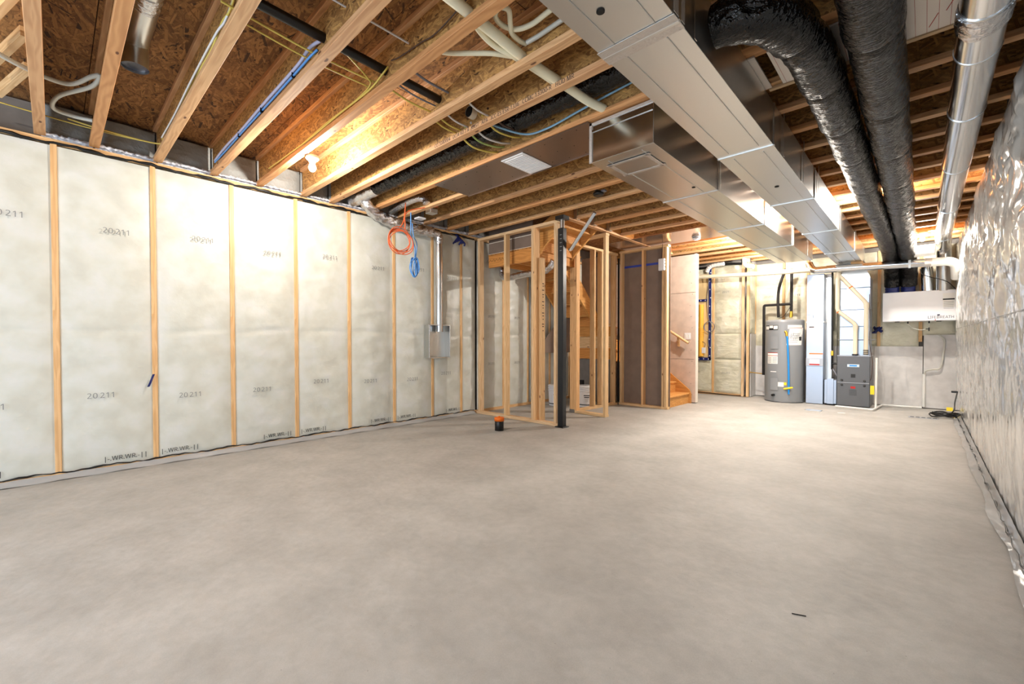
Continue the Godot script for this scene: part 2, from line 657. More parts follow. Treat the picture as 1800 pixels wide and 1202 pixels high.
func west_wall() -> void:
	var w := struct("wall_left", "insulated stud wall under clear film with printed batts", "wall")
	part(w, "backing", bx(0.12, 3.0, 13.0, 0.0), M.concrete, at(-0.2, 1.5, -3.85))
	var zs := []
	for k in range(-4, 7):
		zs.append(-(0.0191 + 0.6096 * k))
	zs.append(-4.20)
	zs.append(-4.5)
	for k in range(0, 8):
		zs.append(-5.1 - 0.61 * k)
	for i in zs.size():
		var z: float = zs[i]
		if i < zs.size() - 1:
			var z1: float = zs[i + 1]
			var b := part(w, "insulation_batt", pillow(Vector3(0.0, 0.045, z - 0.017), Vector3(0, 0, -1), Vector3.UP, Vector3.RIGHT, z - z1 - 0.034, 2.61, 0.022 if z - z1 > 0.4 else 0.012, 100 + i, 0.006 if z > -1.0 else 0.009), M.batt)
			var mid := (z + z1) * 0.5
			if z < 0.7 and z > -4.3 and z - z1 > 0.4:
				stamp(b, "20 211", 0.055, M.ink_pale, Vector3(0.045, 2.05 + 0.03 * sin(i * 3.0), mid - 0.06), Vector3.RIGHT)
				stamp(b, "20 211", 0.055, M.ink_pale, Vector3(0.045, 0.62 + 0.03 * sin(i * 2.0), mid + 0.05), Vector3.RIGHT)
				stamp(b, "|-.WR.WR.-||", 0.045, M.ink, Vector3(0.022, 0.105, mid + (0.13 if i % 2 else -0.1)), Vector3.RIGHT)
			elif z <= -4.4 and z > -8.0:
				stamp(b, "20 211", 0.045, M.ink_pale, Vector3(0.036, 0.75, mid), Vector3.RIGHT)
				stamp(b, "20 211", 0.045, M.ink_pale, Vector3(0.036, 1.5, mid), Vector3.RIGHT)
		if z != -4.5:
			stick(w, "stud", Vector3(-0.012, 0.03, z), Vector3(-0.012, 2.67, z), 0.038, 0.05, M.seen_stud, Vector3.RIGHT)
	stick(w, "bottom_plate", Vector3(-0.01, 0.022, BACK), Vector3(-0.01, 0.022, -9.47), 0.05, 0.044, M.seen_stud)
	stick(w, "top_plate", Vector3(-0.055, 2.69, BACK), Vector3(-0.055, 2.69, -9.47), 0.09, 0.045, M.seen_stud)
	# black acoustic sealant along the top and the foot of the film
	for e in [[2.672, 0.012, 0.015], [0.052, 0.02, 0.008], [0.012, 0.022, 0.006]]:
		var pts := PackedVector3Array()
		var n := 150
		for k in n + 1:
			pts.append(Vector3(0.014 + 0.004 * sin(k * 1.7), e[0] + 0.006 * sin(k * 0.61 + e[0]) + 0.004 * sin(k * 2.3), lerpf(2.0, -4.45, float(k) / n)))
		part(w, "sealant_bead", tube(pts, func(l: float, _a: float) -> float: return e[2] * (0.75 + 0.35 * sin(l * 9.0) * sin(l * 23.0)), 6), M.seal)
	var strip := sheet(3, 90, func(i: int, j: int) -> Vector3:
		return Vector3(0.018 + 0.03 * i, [0.04, 0.012, 0.004][i] + 0.003 * sin(j * 1.3 + i), lerpf(2.0, -4.45, j / 89.0)), false, false)
	part(w, "film_edge", strip, M.film_flap)
	# tucked insulation in each joist bay above the wall
	for i in JZ.size() - 1:
		if JZ[i] < -4.6:
			break
		var za: float = JZ[i] - 0.006
		var zb: float = JZ[i + 1] + 0.006
		part(w, "rim_insulation", pillow(Vector3(-0.09, JB, za), Vector3(0, 0, -1), Vector3.UP, Vector3.RIGHT, za - zb, 0.29, 0.05, 300 + i, 0.012), M.rim)
		var f := FastNoiseLite.new()
		f.seed = 400 + i
		f.frequency = 9.0
		var fl := sheet(9, 30, func(a: int, b: int) -> Vector3:
			var t := PI * a / 8.0
			var k := f.get_noise_2d(b * 0.12, a * 0.3)
			var r := 0.028 + 0.012 * k
			return Vector3(0.0 + cos(t) * r * 1.3, JB + 0.004 + sin(t) * r + 0.006 * k, lerpf(za, zb, b / 29.0)), false, false)
		part(w, "film_fold", fl, M.fluff)
	var tp := sheet(6, 2, func(i: int, j: int) -> Vector3: return Vector3(0.045 + 0.008 * sin(i), 0.70 + 0.022 * i, -0.585 - 0.008 * i + (0.017 if j else 0.0)), false, false)
	single("tape_scrap", "scrap of dark blue tape stuck to the film beside a stud", "tape", tp, M.blue_tape)
	var knot := []
	for k in 7:
		knot.append(tube(spline([Vector3(0.06, 2.66, -4.06), Vector3(0.09, 2.62 - 0.01 * k, -4.07 - 0.02 * k), Vector3(0.07, 2.52 + 0.02 * (k % 3), -4.0 - 0.035 * k)], 4), 0.013, 5))
	single("sheathing_tape_wad", "wad of dark blue tape tails hanging below a joist end", "tape", join(knot), M.blue_tape)

func east_wall() -> void:
	var w := struct("wall_right", "stud wall covered with glossy wrinkled plastic vapour barrier", "wall")
	part(w, "backing", bx(0.12, 3.0, 13.0, 0.0), M.concrete, at(EAST + 0.11, 1.5, -3.85))
	var f := FastNoiseLite.new()
	f.seed = 71
	f.frequency = 1.0
	f.fractal_octaves = 4
	f.fractal_type = FastNoiseLite.FRACTAL_RIDGED
	f.domain_warp_enabled = true
	f.domain_warp_amplitude = 0.5
	f.domain_warp_frequency = 0.8
	var g := FastNoiseLite.new()
	g.seed = 72
	g.frequency = 1.0
	var staples := []
	var r := RandomNumberGenerator.new()
	r.seed = 12
	for k in 26:
		for y in [0.35, 0.95, 1.6, 2.1]:
			staples.append(Vector3(BACK - 0.2 - k * 0.49, y + r.randf_range(-0.25, 0.25), r.randf() * TAU))
	var nv := 76
	var nu := 460
	var z0 := BACK
	var z1 := -9.88
	var film := sheet(nv, nu, func(i: int, j: int) -> Vector3:
		var y := 2.712 * i / (nv - 1)
		var z := lerpf(z0, z1, float(j) / (nu - 1))
		var h: float = 0.034 * (f.get_noise_2d(z * 1.7, y * 0.55) + 0.4) + 0.02 * g.get_noise_2d(z * 1.2, y * 0.9)
		for s in staples:
			var dz: float = z - s.x
			var dy: float = y - s.y
			var d2 := dz * dz + dy * dy
			if d2 < 0.25:
				var d := sqrt(d2)
				var a := atan2(dy, dz)
				var e := 1.0 - d / 0.5
				h += e * e * (0.020 * sin(a * 6.0 + s.z) * minf(d * 8.0, 1.0) - 0.024)
		h *= lerpf(0.3, 1.0, smoothstep(0.9, 1.7, y))
		h += 0.025 * sin(PI * y / 2.7)
		h *= smoothstep(0.0, 0.12, y) * smoothstep(2.7, 2.6, y) * 0.9 + 0.1
		return Vector3(EAST - maxf(h, -0.01), y, z), false, true)
	part(w, "vapour_barrier", film, M.film)
	part(w, "lap_seam", tube(line(Vector3(EAST - 0.04, 1.22, BACK), Vector3(EAST - 0.04, 1.30, -9.8), 30), 0.003, 5), M.film_flap)
	var flap := sheet(5, 160, func(i: int, j: int) -> Vector3:
		var z := lerpf(1.5, -9.3, j / 159.0)
		var q := g.get_noise_2d(z * 3.0, i * 0.3)
		return Vector3(EAST - 0.01 - 0.019 * i * (1.0 + 0.5 * g.get_noise_2d(z * 0.7, 3.0)), [0.05, 0.022, 0.016, 0.012, 0.006][i] + 0.012 * absf(q), z), false, true)
	part(w, "film_edge", flap, M.film_flap)
	var pts := PackedVector3Array()
	for k in 260:
		var z := lerpf(1.5, -9.3, k / 259.0)
		pts.append(Vector3(EAST - 0.045 + 0.010 * g.get_noise_2d(z * 6.0, 9.0), 0.036 + 0.008 * sin(k * 1.1), z))
	part(w, "sealant_bead", tube(pts, func(l: float, _a: float) -> float: return 0.0015 + 0.006 * maxf(0.0, sin(l * 17.0) * sin(l * 5.0 + 1.0)), 6), M.seal)
	stick(w, "top_plate", Vector3(EAST + 0.06, 2.70, BACK), Vector3(EAST + 0.06, 2.70, FAR), 0.10, 0.03, M.lumber[1])

func far_walls() -> void:
	# insulated part behind the stairs, then a jog, then the utility wall
	var w := struct("wall_back", "far insulated stud wall with yellowish batts beside the stairs", "wall")
	part(w, "backing", bx(2.75, 3.0, 0.12, 0.0), M.concrete, at(1.13, 1.5, -9.62))
	part(w, "return_backing", bx(0.10, 3.0, 0.5, 0.0), M.board_white, at(2.455, 1.5, -9.74))
	var xs := [0.0, 0.61, 1.22, 1.83, 2.40, 2.475]
	for i in 4:
		var a: float = xs[i]
		var b: float = xs[i + 1]
		for lv in [[0.04, 0.70], [0.745, 0.52], [1.27, 1.40]]:
			var p := part(w, "insulation_batt", pillow(Vector3(a + 0.02, lv[0], -9.51), Vector3.RIGHT, Vector3.UP, Vector3.BACK, b - a - 0.04, lv[1], 0.03, 500 + i * 7 + int(lv[1] * 10), 0.012), M.batt_far)
			if i >= 2 and lv[1] > 0.6:
				stamp(p, "20 211", 0.05, M.ink_pale, Vector3((a + b) / 2 - 0.02, lv[0] + (0.42 if lv[1] < 1.0 else 0.85), -9.466), Vector3.BACK)
		stick(w, "stud", Vector3(a, 0.03, -9.52), Vector3(a, 2.68, -9.52), 0.038, 0.06, M.seen_stud, Vector3.BACK)
	for e in [[2.415, 0.045, 3], [2.505, 0.045, 0]]:
		stick(w, "stud", Vector3(e[0], 0.01, -9.46), Vector3(e[0], 2.68, -9.46), e[1], 0.06, M.lumber[e[2]], Vector3.BACK)
	part(w, "sealant_bead", tube(line(Vector3(2.46, 0.02, -9.46), Vector3(2.46, 2.6, -9.46), 20), func(l: float, _a: float) -> float: return 0.009 + 0.004 * sin(l * 11.0), 6), M.seal)
	stick(w, "bottom_plate", Vector3(0.0, 0.02, -9.50), Vector3(2.47, 0.02, -9.50), 0.05, 0.04, M.seen_stud)
	part(w, "foot_sealant", tube(spline([Vector3(1.3, 0.022, -9.465), Vector3(1.7, 0.03, -9.455), Vector3(2.1, 0.018, -9.46), Vector3(2.5, 0.024, -9.45)], 12), 0.009, 6), M.seal)
	part(w, "top_sealant", tube(spline([Vector3(1.2, 2.67, -9.46), Vector3(1.7, 2.65, -9.45), Vector3(2.1, 2.68, -9.45), Vector3(2.5, 2.64, -9.46)], 12), 0.025, 6), M.seal)
	var u := struct("wall_utility", "utility wall with insulated upper half and pale boards below", "wall")
	part(u, "backing", bx(3.2, 3.0, 0.12, 0.0), M.concrete, at(4.05, 1.5, FAR - 0.12))
	var us := [2.51, 3.02, 3.42, 4.0, 4.46, 4.99, 5.43]
	for i in us.size() - 1:
		var a: float = us[i]
		var b: float = us[i + 1]
		var y0: float = 1.20 if i == 5 else 1.01
		var p := part(u, "insulation_batt", pillow(Vector3(a + 0.02, y0, FAR - 0.02), Vector3.RIGHT, Vector3.UP, Vector3.BACK, b - a - 0.04, 2.67 - y0, 0.03, 600 + i, 0.012), M.batt_far)
		if i < 2:
			stamp(p, "20 211", 0.05, M.ink_pale, Vector3((a + b) / 2, 2.0, FAR + 0.025), Vector3.BACK)
		stick(u, "stud", Vector3(a, y0 - 0.1, FAR - 0.02), Vector3(a, 2.68, FAR - 0.02), 0.045, 0.06, M.lumber[i % 4], Vector3.BACK)
	for e in [[2.51, 3.0, 1.01], [3.0, 3.75, 1.01], [3.75, 4.40, 1.01], [4.40, 5.025, 1.01], [5.03, 5.43, 1.20]]:
		part(u, "wall_board", bx(e[1] - e[0] - 0.004, e[2], 0.013, 0.001), M.board_white, at((e[0] + e[1]) / 2, e[2] / 2 + 0.012, FAR + 0.018))
	# jog panel facing the heater
	part(w, "return_board", bx(0.013, 1.25, 0.36, 0.001), M.board_white, at(2.535, 0.635, -9.70))
	part(w, "return_batt", pillow(Vector3(2.52, 1.27, -9.50), Vector3(0, 0, -1), Vector3.UP, Vector3.RIGHT, 0.38, 1.40, 0.015, 650, 0.008), M.batt_far)

func rear_wall() -> void:
	var w := struct("wall_rear", "plain wall out of view closing the basement round an unseen glass door", "wall")
	for e in [[-0.3, 1.3, 0.0, SF], [4.3, 5.7, 0.0, SF], [1.3, 4.3, 2.25, SF]]:
		part(w, "wall_board", bx(e[1] - e[0], e[3] - e[2], 0.14, 0.0), M.board_white, at((e[0] + e[1]) / 2, (e[2] + e[3]) / 2, BACK + 0.07))
	var d := struct("door_1", "unseen sliding glass door behind the view, placed to bring in daylight", "door")  # unseen behind the view, chosen as the source of the cool daylight
	for e in [[1.33, 0.06], [2.8, 0.08], [4.27, 0.06]]:
		part(d, "frame", bx(e[1], 2.25, 0.1, 0.004), M.white, at(e[0], 1.125, BACK + 0.07))
	for y in [0.03, 2.22]:
		part(d, "frame", bx(3.0, 0.06, 0.1, 0.004), M.white, at(2.8, y, BACK + 0.07))
	for x in [2.06, 3.54]:
		part(d, "pane", bx(1.42, 2.15, 0.006, 0.0), M.glass, at(x, 1.12, BACK + 0.07))

var JZ := [0.052, -0.255, -0.667, -1.092, -1.494, -1.932, -2.252, -2.735]

func joists() -> void:
	for k in range(1, 18):
		JZ.append(-2.735 - 0.407 * k)
	var special := {
		0: "floor joist touched by the short diagonal bridging braces",
		1: "floor joist with round steel duct passing alongside its web",
		2: "floor joist with paired yellow cables clipped along its web",
		3: "floor joist with blue and grey cables strapped along its web",
		4: "floor joist with the lit bare bulb mounted on its side",
		5: "floor joist carrying the looped cream hoses on its web",
		6: "floor joist with black printed lettering on its lower flange",
		7: "floor joist beside the perforated metal return panel and its white grille",
	}
	var g := "engineered floor joists under the subfloor"
	var nth := ["first", "second", "third", "fourth", "fifth", "sixth", "seventh", "eighth", "ninth"]
	for i in JZ.size():
		var z: float = JZ[i]
		var x0 := 0.0
		if z < -4.6 and z > -7.9:
			x0 = 1.66
		var x1 := EAST + 0.02
		var label: String = special.get(i, "%s bare floor joist hung from the stair header, counted from the black post" % nth[i - 13] if x0 > 1.0 else ("%s bare floor joist beyond the white ceiling grille" % nth[i - 8] if i < 13 else "%s bare floor joist before the utility wall, counted from the ventilator" % nth[JZ.size() - 1 - i]))
		var t := thing("floor_joist", label, "joist", Vector3((x0 + x1) / 2, JB, z), g)
		var L: float = x1 - x0
		part(t, "web", bx(L, 0.23, 0.0095, 0.0), M.web, Transform3D(Basis(), Vector3(0, 0.151, 0)))
		part(t, "lower_flange", bx(L, 0.038, 0.064, 0.003), M.flange[i % 3], at(0, 0.019, 0))
		part(t, "upper_flange", bx(L, 0.038, 0.064, 0.003), M.flange[(i + 1) % 3], at(0, 0.283, 0))
		if i == 6:
			stamp(t, "CO 3080004   DCI4 60 7 R  JOIST   APA   ICC-ES ESR-1336   CCMC 13300-R   HUD MR", 0.036, M.ink, Vector3(0.02, 0.0195, 0.0322), Vector3.BACK)
		elif i == 8:
			stamp(t, "2.0   KOI", 0.028, M.ink, Vector3(1.7, 0.0195, 0.0322), Vector3.BACK)
		if x0 > 1.0 and z > -5.9:
			var hg := part(t, "joist_hanger", bx(0.05, 0.14, 0.07, 0.002), M.duct, at(-L / 2 + 0.03, 0.075, 0))
			part(hg, "hanger_lip", bx(0.06, 0.004, 0.078, 0.0), M.duct, at(0, -0.078, 0))
	# diagonal bridging at the first bay
	for k in 3:
		var x := 0.55 + 0.47 * k
		var s := thing("bridging_brace", "short diagonal wooden bridging brace, %s from the insulated wall" % ["first", "second", "third"][k], "brace", Vector3(x, 2.86, 0.16), "bridging braces in the first bay")
		stick(s, "brace", Vector3(-0.24, -0.02, 0.085), Vector3(0.24, 0.02, -0.068), 0.038, 0.06, M.lumber[k % 4])

# ---------------------------------------------------------------- ductwork
func trunk(label: String, x0: float, x1: float, yb: float, yt: float, joints: Array, metal: Material, straps: Array) -> Node3D:
	var t := thing("sheet_metal_duct", label, "duct", Vector3((x0 + x1) / 2, yb, joints[0]))
	var w := x1 - x0
	var h := yt - yb
	var z0: float = joints[0]
	for i in joints.size() - 1:
		var a: float = joints[i]
		var b: float = joints[i + 1]
		var L := a - b
		var s := part(t, "duct_section", bx(w, h, L - 0.003, 0.0015), metal, at(0, h / 2, (a + b) / 2 - z0))
		for k in [-0.17, 0.19]:
			part(s, "crease", bx(0.006, 0.008, L * 0.92, 0.0015), metal, at(k * w * 1.5, -h / 2 - 0.001, 0))
		if i > 0:
			var c := part(t, "drive_cleat", bx(w + 0.008, 0.010, 0.016, 0.002), M.tape if i == 1 else M.duct, at(0, -0.002, a - z0))
			part(c, "side_cleat", bx(0.008, h, 0.022, 0.001), M.duct, at(w / 2 + 0.003, h / 2, 0))
			part(c, "side_cleat", bx(0.008, h, 0.022, 0.001), M.duct, at(-w / 2 - 0.003, h / 2, 0))
	for z in straps:
		part(t, "hanger_strap", bx(0.002, yt - yb + 0.06, 0.025, 0.0), M.duct, at(w / 2 + 0.008, (yt - yb) / 2 + 0.03, z - z0))
	return t

func ducts() -> void:
	var a := trunk("long wide sheet metal trunk duct running beside the black flexible ducts", 3.935, 4.285, 2.42, 2.70, [1.2, -0.3, -1.785, -3.34, -4.833, -6.366, -8.015, -9.25], M.duct, [-1.95, -3.6, -4.3, -5.0, -6.5, -8.1])
	part(a, "tape_band", bx(0.36, 0.004, 0.11, 0.001), M.tape, at(0, -0.003, -1.785 - 1.2))
	part(a, "tape_band", bx(0.003, 0.26, 0.11, 0.001), M.tape, at(0.178, 0.14, -1.785 - 1.2))
	for p in [[-0.03, -1.52], [0.0, -4.25]]:
		part(a, "test_hole", lathe([[0.0, -0.004], [0.017, -0.004], [0.017, 0.004], [0.0, 0.004]], 16), M.black_flat, at(p[0], -0.0005, p[1] - 1.2))
	stamp(a, "^ HB", 0.09, M.ink, Vector3(0.1762, 0.14, -1.55 - 1.2), Vector3.RIGHT)
	var b := trunk("shorter sheet metal duct with a taped access panel and capped end", 3.225, 3.715, 2.42, 2.70, [-2.755, -4.0, -5.52, -6.96, -8.45], M.duct, [-4.05, -5.56, -7.0, -8.0])
	var z0 := -2.755
	part(b, "access_panel", bx(0.28, 0.004, 0.22, 0.001), M.duct, at(-0.01, -0.003, -3.01 - z0))
	for e in [[-0.01, -2.885, 0.34, 0.03], [-0.01, -3.135, 0.34, 0.03], [-0.155, -3.01, 0.03, 0.28], [0.135, -3.01, 0.03, 0.28]]:
		part(b, "tape_band", bx(e[2], 0.003, e[3], 0.0008), M.tape, at(e[0], -0.006, e[1] - z0))
	part(b, "end_cap", bx(0.49, 0.28, 0.004, 0.001), M.shiny, at(0, 0.14, 0.003))
	part(b, "cap_flange", bx(0.49, 0.018, 0.010, 0.002), M.shiny, at(0, 0.225, 0.008))
	part(b, "cap_flange", bx(0.025, 0.29, 0.012, 0.002), M.tape, at(-0.237, 0.14, 0.008))
	part(b, "cap_flange", bx(0.50, 0.02, 0.012, 0.002), M.tape, at(0, 0.275, 0.008))
	part(b, "test_hole", lathe([[0.0, -0.004], [0.015, -0.004], [0.015, 0.004], [0.0, 0.004]], 16), M.black_flat, at(0.12, -0.0005, -3.78 - z0))
	# short spur duct and collar where the trunks meet the furnace plenum
	single("duct_elbow_box", "sheet metal offset box between the trunk duct and plenum", "duct", join([[bx(0.35, 0.255, 0.3, 0.004), at(4.11, 2.57, -9.42)], [bx(0.37, 0.02, 0.32, 0.002), at(4.11, 2.45, -9.42)]]), M.duct)
	# black insulated flexible ducts: sleeves that overlap at taped joints
	flex_duct("black insulated flexible duct bending into the trunk duct side", [Vector3(4.30, 2.578, -2.16), Vector3(4.40, 2.578, -2.17), Vector3(4.52, 2.578, -2.30), Vector3(4.585, 2.582, -2.60), Vector3(4.60, 2.582, -3.0), Vector3(4.61, 2.584, -4.0), Vector3(4.61, 2.584, -5.5), Vector3(4.615, 2.584, -7.2), Vector3(4.62, 2.578, -8.3), Vector3(4.63, 2.52, -8.9), Vector3(4.64, 2.36, -9.35), Vector3(4.64, 2.20, -9.62), Vector3(4.64, 2.035, -9.70)], 0.104, [0.45, 1.0, 1.62, 2.3, 3.2, 4.3, 4.5, 5.9, 6.7, 7.5])
	flex_duct("straight black insulated flexible duct beside the steel round pipe", [Vector3(4.845, 2.578, -0.6), Vector3(4.845, 2.578, -2.6), Vector3(4.84, 2.578, -4.3), Vector3(4.835, 2.578, -6.0), Vector3(4.83, 2.578, -7.6), Vector3(4.83, 2.58, -8.4), Vector3(4.83, 2.50, -8.95), Vector3(4.84, 2.34, -9.38), Vector3(4.84, 2.20, -9.62), Vector3(4.84, 2.035, -9.70)], 0.110, [1.0, 2.06, 2.93, 3.75, 4.6, 5.37, 5.72, 7.0, 7.8, 8.5])
	for x in [4.64, 4.84]:
		single("duct_collar", "crumpled blue-taped collar joining the %s flexible duct to the ventilator" % ("bending" if x < 4.7 else "straight"), "collar", tube(line(Vector3(x, 2.03, -9.70), Vector3(x, 1.912, -9.70), 10), func(l: float, q: float) -> float: return 0.090 + 0.004 * sin(l * 160.0) + 0.004 * sin(q * 5.0), 20), M.blue_tape, Transform3D(), "taped collars on the ventilator")
	# round steel pipe on the far side
	var sp := thing("round_steel_duct", "large round galvanized duct running close to the plastic-covered wall", "duct", Vector3(5.215, 2.60, -2.9))
	var cuts := [2.2, 0.07, -0.35, -1.15, -2.35, -3.9, -5.2, -5.75]
	for i in cuts.size() - 1:
		part(sp, "duct_section", tube(line(Vector3(0, 0, cuts[i] + 0.012), Vector3(0, 0, cuts[i + 1]), 2), 0.088 if i % 2 else 0.0865, 32), M.shiny)
		if i > 0:
			part(sp, "joint_band", tube(path([Vector3(0, 0, cuts[i] + 0.006), Vector3(0, 0, cuts[i] - 0.006)]), 0.0905, 32), M.duct)
	part(sp, "foil_tape_wrap", tube(line(Vector3(0, 0, 0.06), Vector3(0, 0, -0.10), 8), func(l: float, q: float) -> float: return 0.092 + 0.005 * sin(l * 90.0 + q * 3.0), 28), M.foil)
	part(sp, "elbow", tube(bend([Vector3(0, 0, -5.72), Vector3(0.02, -0.03, -6.55), Vector3(0.03, -0.30, -6.62)], 0.22, 8), 0.089, 28), M.shiny)
	part(sp, "drop", tube(path([Vector3(0.03, -0.28, -6.62), Vector3(0.03, -0.69, -6.70)]), 0.086, 28), M.duct)
	var sp2 := single("round_steel_duct_drop", "second round steel drop into the white ventilator top", "duct", tube(path([Vector3(5.05, 2.30, -9.66), Vector3(5.07, 1.91, -9.68)]), 0.075, 28), M.shiny)
	sp2.set_meta("label", "second steel drop pipe entering the white ventilator top")
	# the horizontal bright pipe in front of the plenum
	var hp := thing("horizontal_steel_pipe", "bright horizontal steel vent pipe crossing in front of the ventilator drops", "pipe", Vector3(4.53, 2.31, -9.12))
	part(hp, "pipe_run", tube(path([Vector3(-0.72, 0.030, 0.0), Vector3(0.58, -0.012, 0.0)]), 0.062, 24), M.shiny)
	part(hp, "crimped_elbow", tube(bend([Vector3(-0.98, 0.16, -0.05), Vector3(-0.92, 0.03, 0.0), Vector3(-0.70, 0.028, 0.0)], 0.1, 8), func(l: float, _q: float) -> float: return 0.058 + 0.003 * sin(l * 150.0), 20), M.shiny)
	part(hp, "tape_band", tube(path([Vector3(0.50, -0.01, 0), Vector3(0.58, -0.012, 0)]), 0.064, 24), M.tape)
	part(hp, "plain_elbow", tube(bend([Vector3(0.57, -0.012, 0), Vector3(0.83, -0.02, 0.0), Vector3(0.85, -0.25, -0.2)], 0.12, 8), 0.064, 24), M.pvc_white)
	part(hp, "hanger_strap", bx(0.028, 0.42, 0.003, 0.0), M.duct, at(0.33, 0.13, 0.064))
	single("cross_pipe", "short white pipe end between the flexible duct and round duct", "pipe", tube(line(Vector3(4.90, 2.47, -9.05), Vector3(5.14, 2.47, -9.02), 2), 0.085, 24), M.pvc_white)
	# wooden block that rests on the pipe
	single("wood_block", "small wooden block resting on the horizontal steel pipe", "block", bx(0.16, 0.035, 0.06, 0.002), M.lumber[1], at(4.22, 2.40, -9.12))

func flex_duct(label: String, pts: Array, r: float, cuts: Array) -> void:
	var f := FastNoiseLite.new()
	f.seed = int(r * 10000)
	f.frequency = 1.0
	f.fractal_octaves = 3
	var s0 := spline(pts, 26)
	var s := PackedVector3Array()
	s.append(s0[0])
	for k in range(1, s0.size()):
		var steps := maxi(1, int(s0[k].distance_to(s0[k - 1]) / 0.013))
		for q in range(1, steps + 1):
			s.append(s0[k - 1].lerp(s0[k], float(q) / steps))
	var t := thing("flexible_duct", label, "flexible duct", pts[0])
	var off: Vector3 = pts[0]
	for k in s.size():
		s[k] -= off
	var rad := func(l: float, q: float) -> float:
		var last := 0.0
		var nxt := 99.0
		for c in cuts:
			if c <= l:
				last = c
			elif nxt > 90.0:
				nxt = c
		var d0: float = l - last
		var d1: float = nxt - l
		var k := 1.0 + 0.07 * exp(-d1 * d1 / 0.05) - 0.15 * exp(-d0 * d0 / 0.003)
		return r * k * (1.0 + 0.05 * f.get_noise_3d(cos(q) * 1.5, sin(q) * 1.5, l * 5.0) + 0.030 * f.get_noise_3d(cos(q) * 2.2, sin(q) * 2.2, l * 16.0))
	part(t, "jacket", tube(s, rad, 56), M.flex)
	var acc := 0.0
	for c in cuts:
		acc = 0.0
		for k in range(1, s.size() - 1):
			var d := s[k].distance_to(s[k - 1])
			acc += d
			if acc >= c:
				var dir := (s[k + 1] - s[k - 1]).normalized()
				part(t, "tie_band", tube(path([s[k] - dir * 0.010, s[k] + dir * 0.010]), r * 0.93, 28), M.flex)
				break

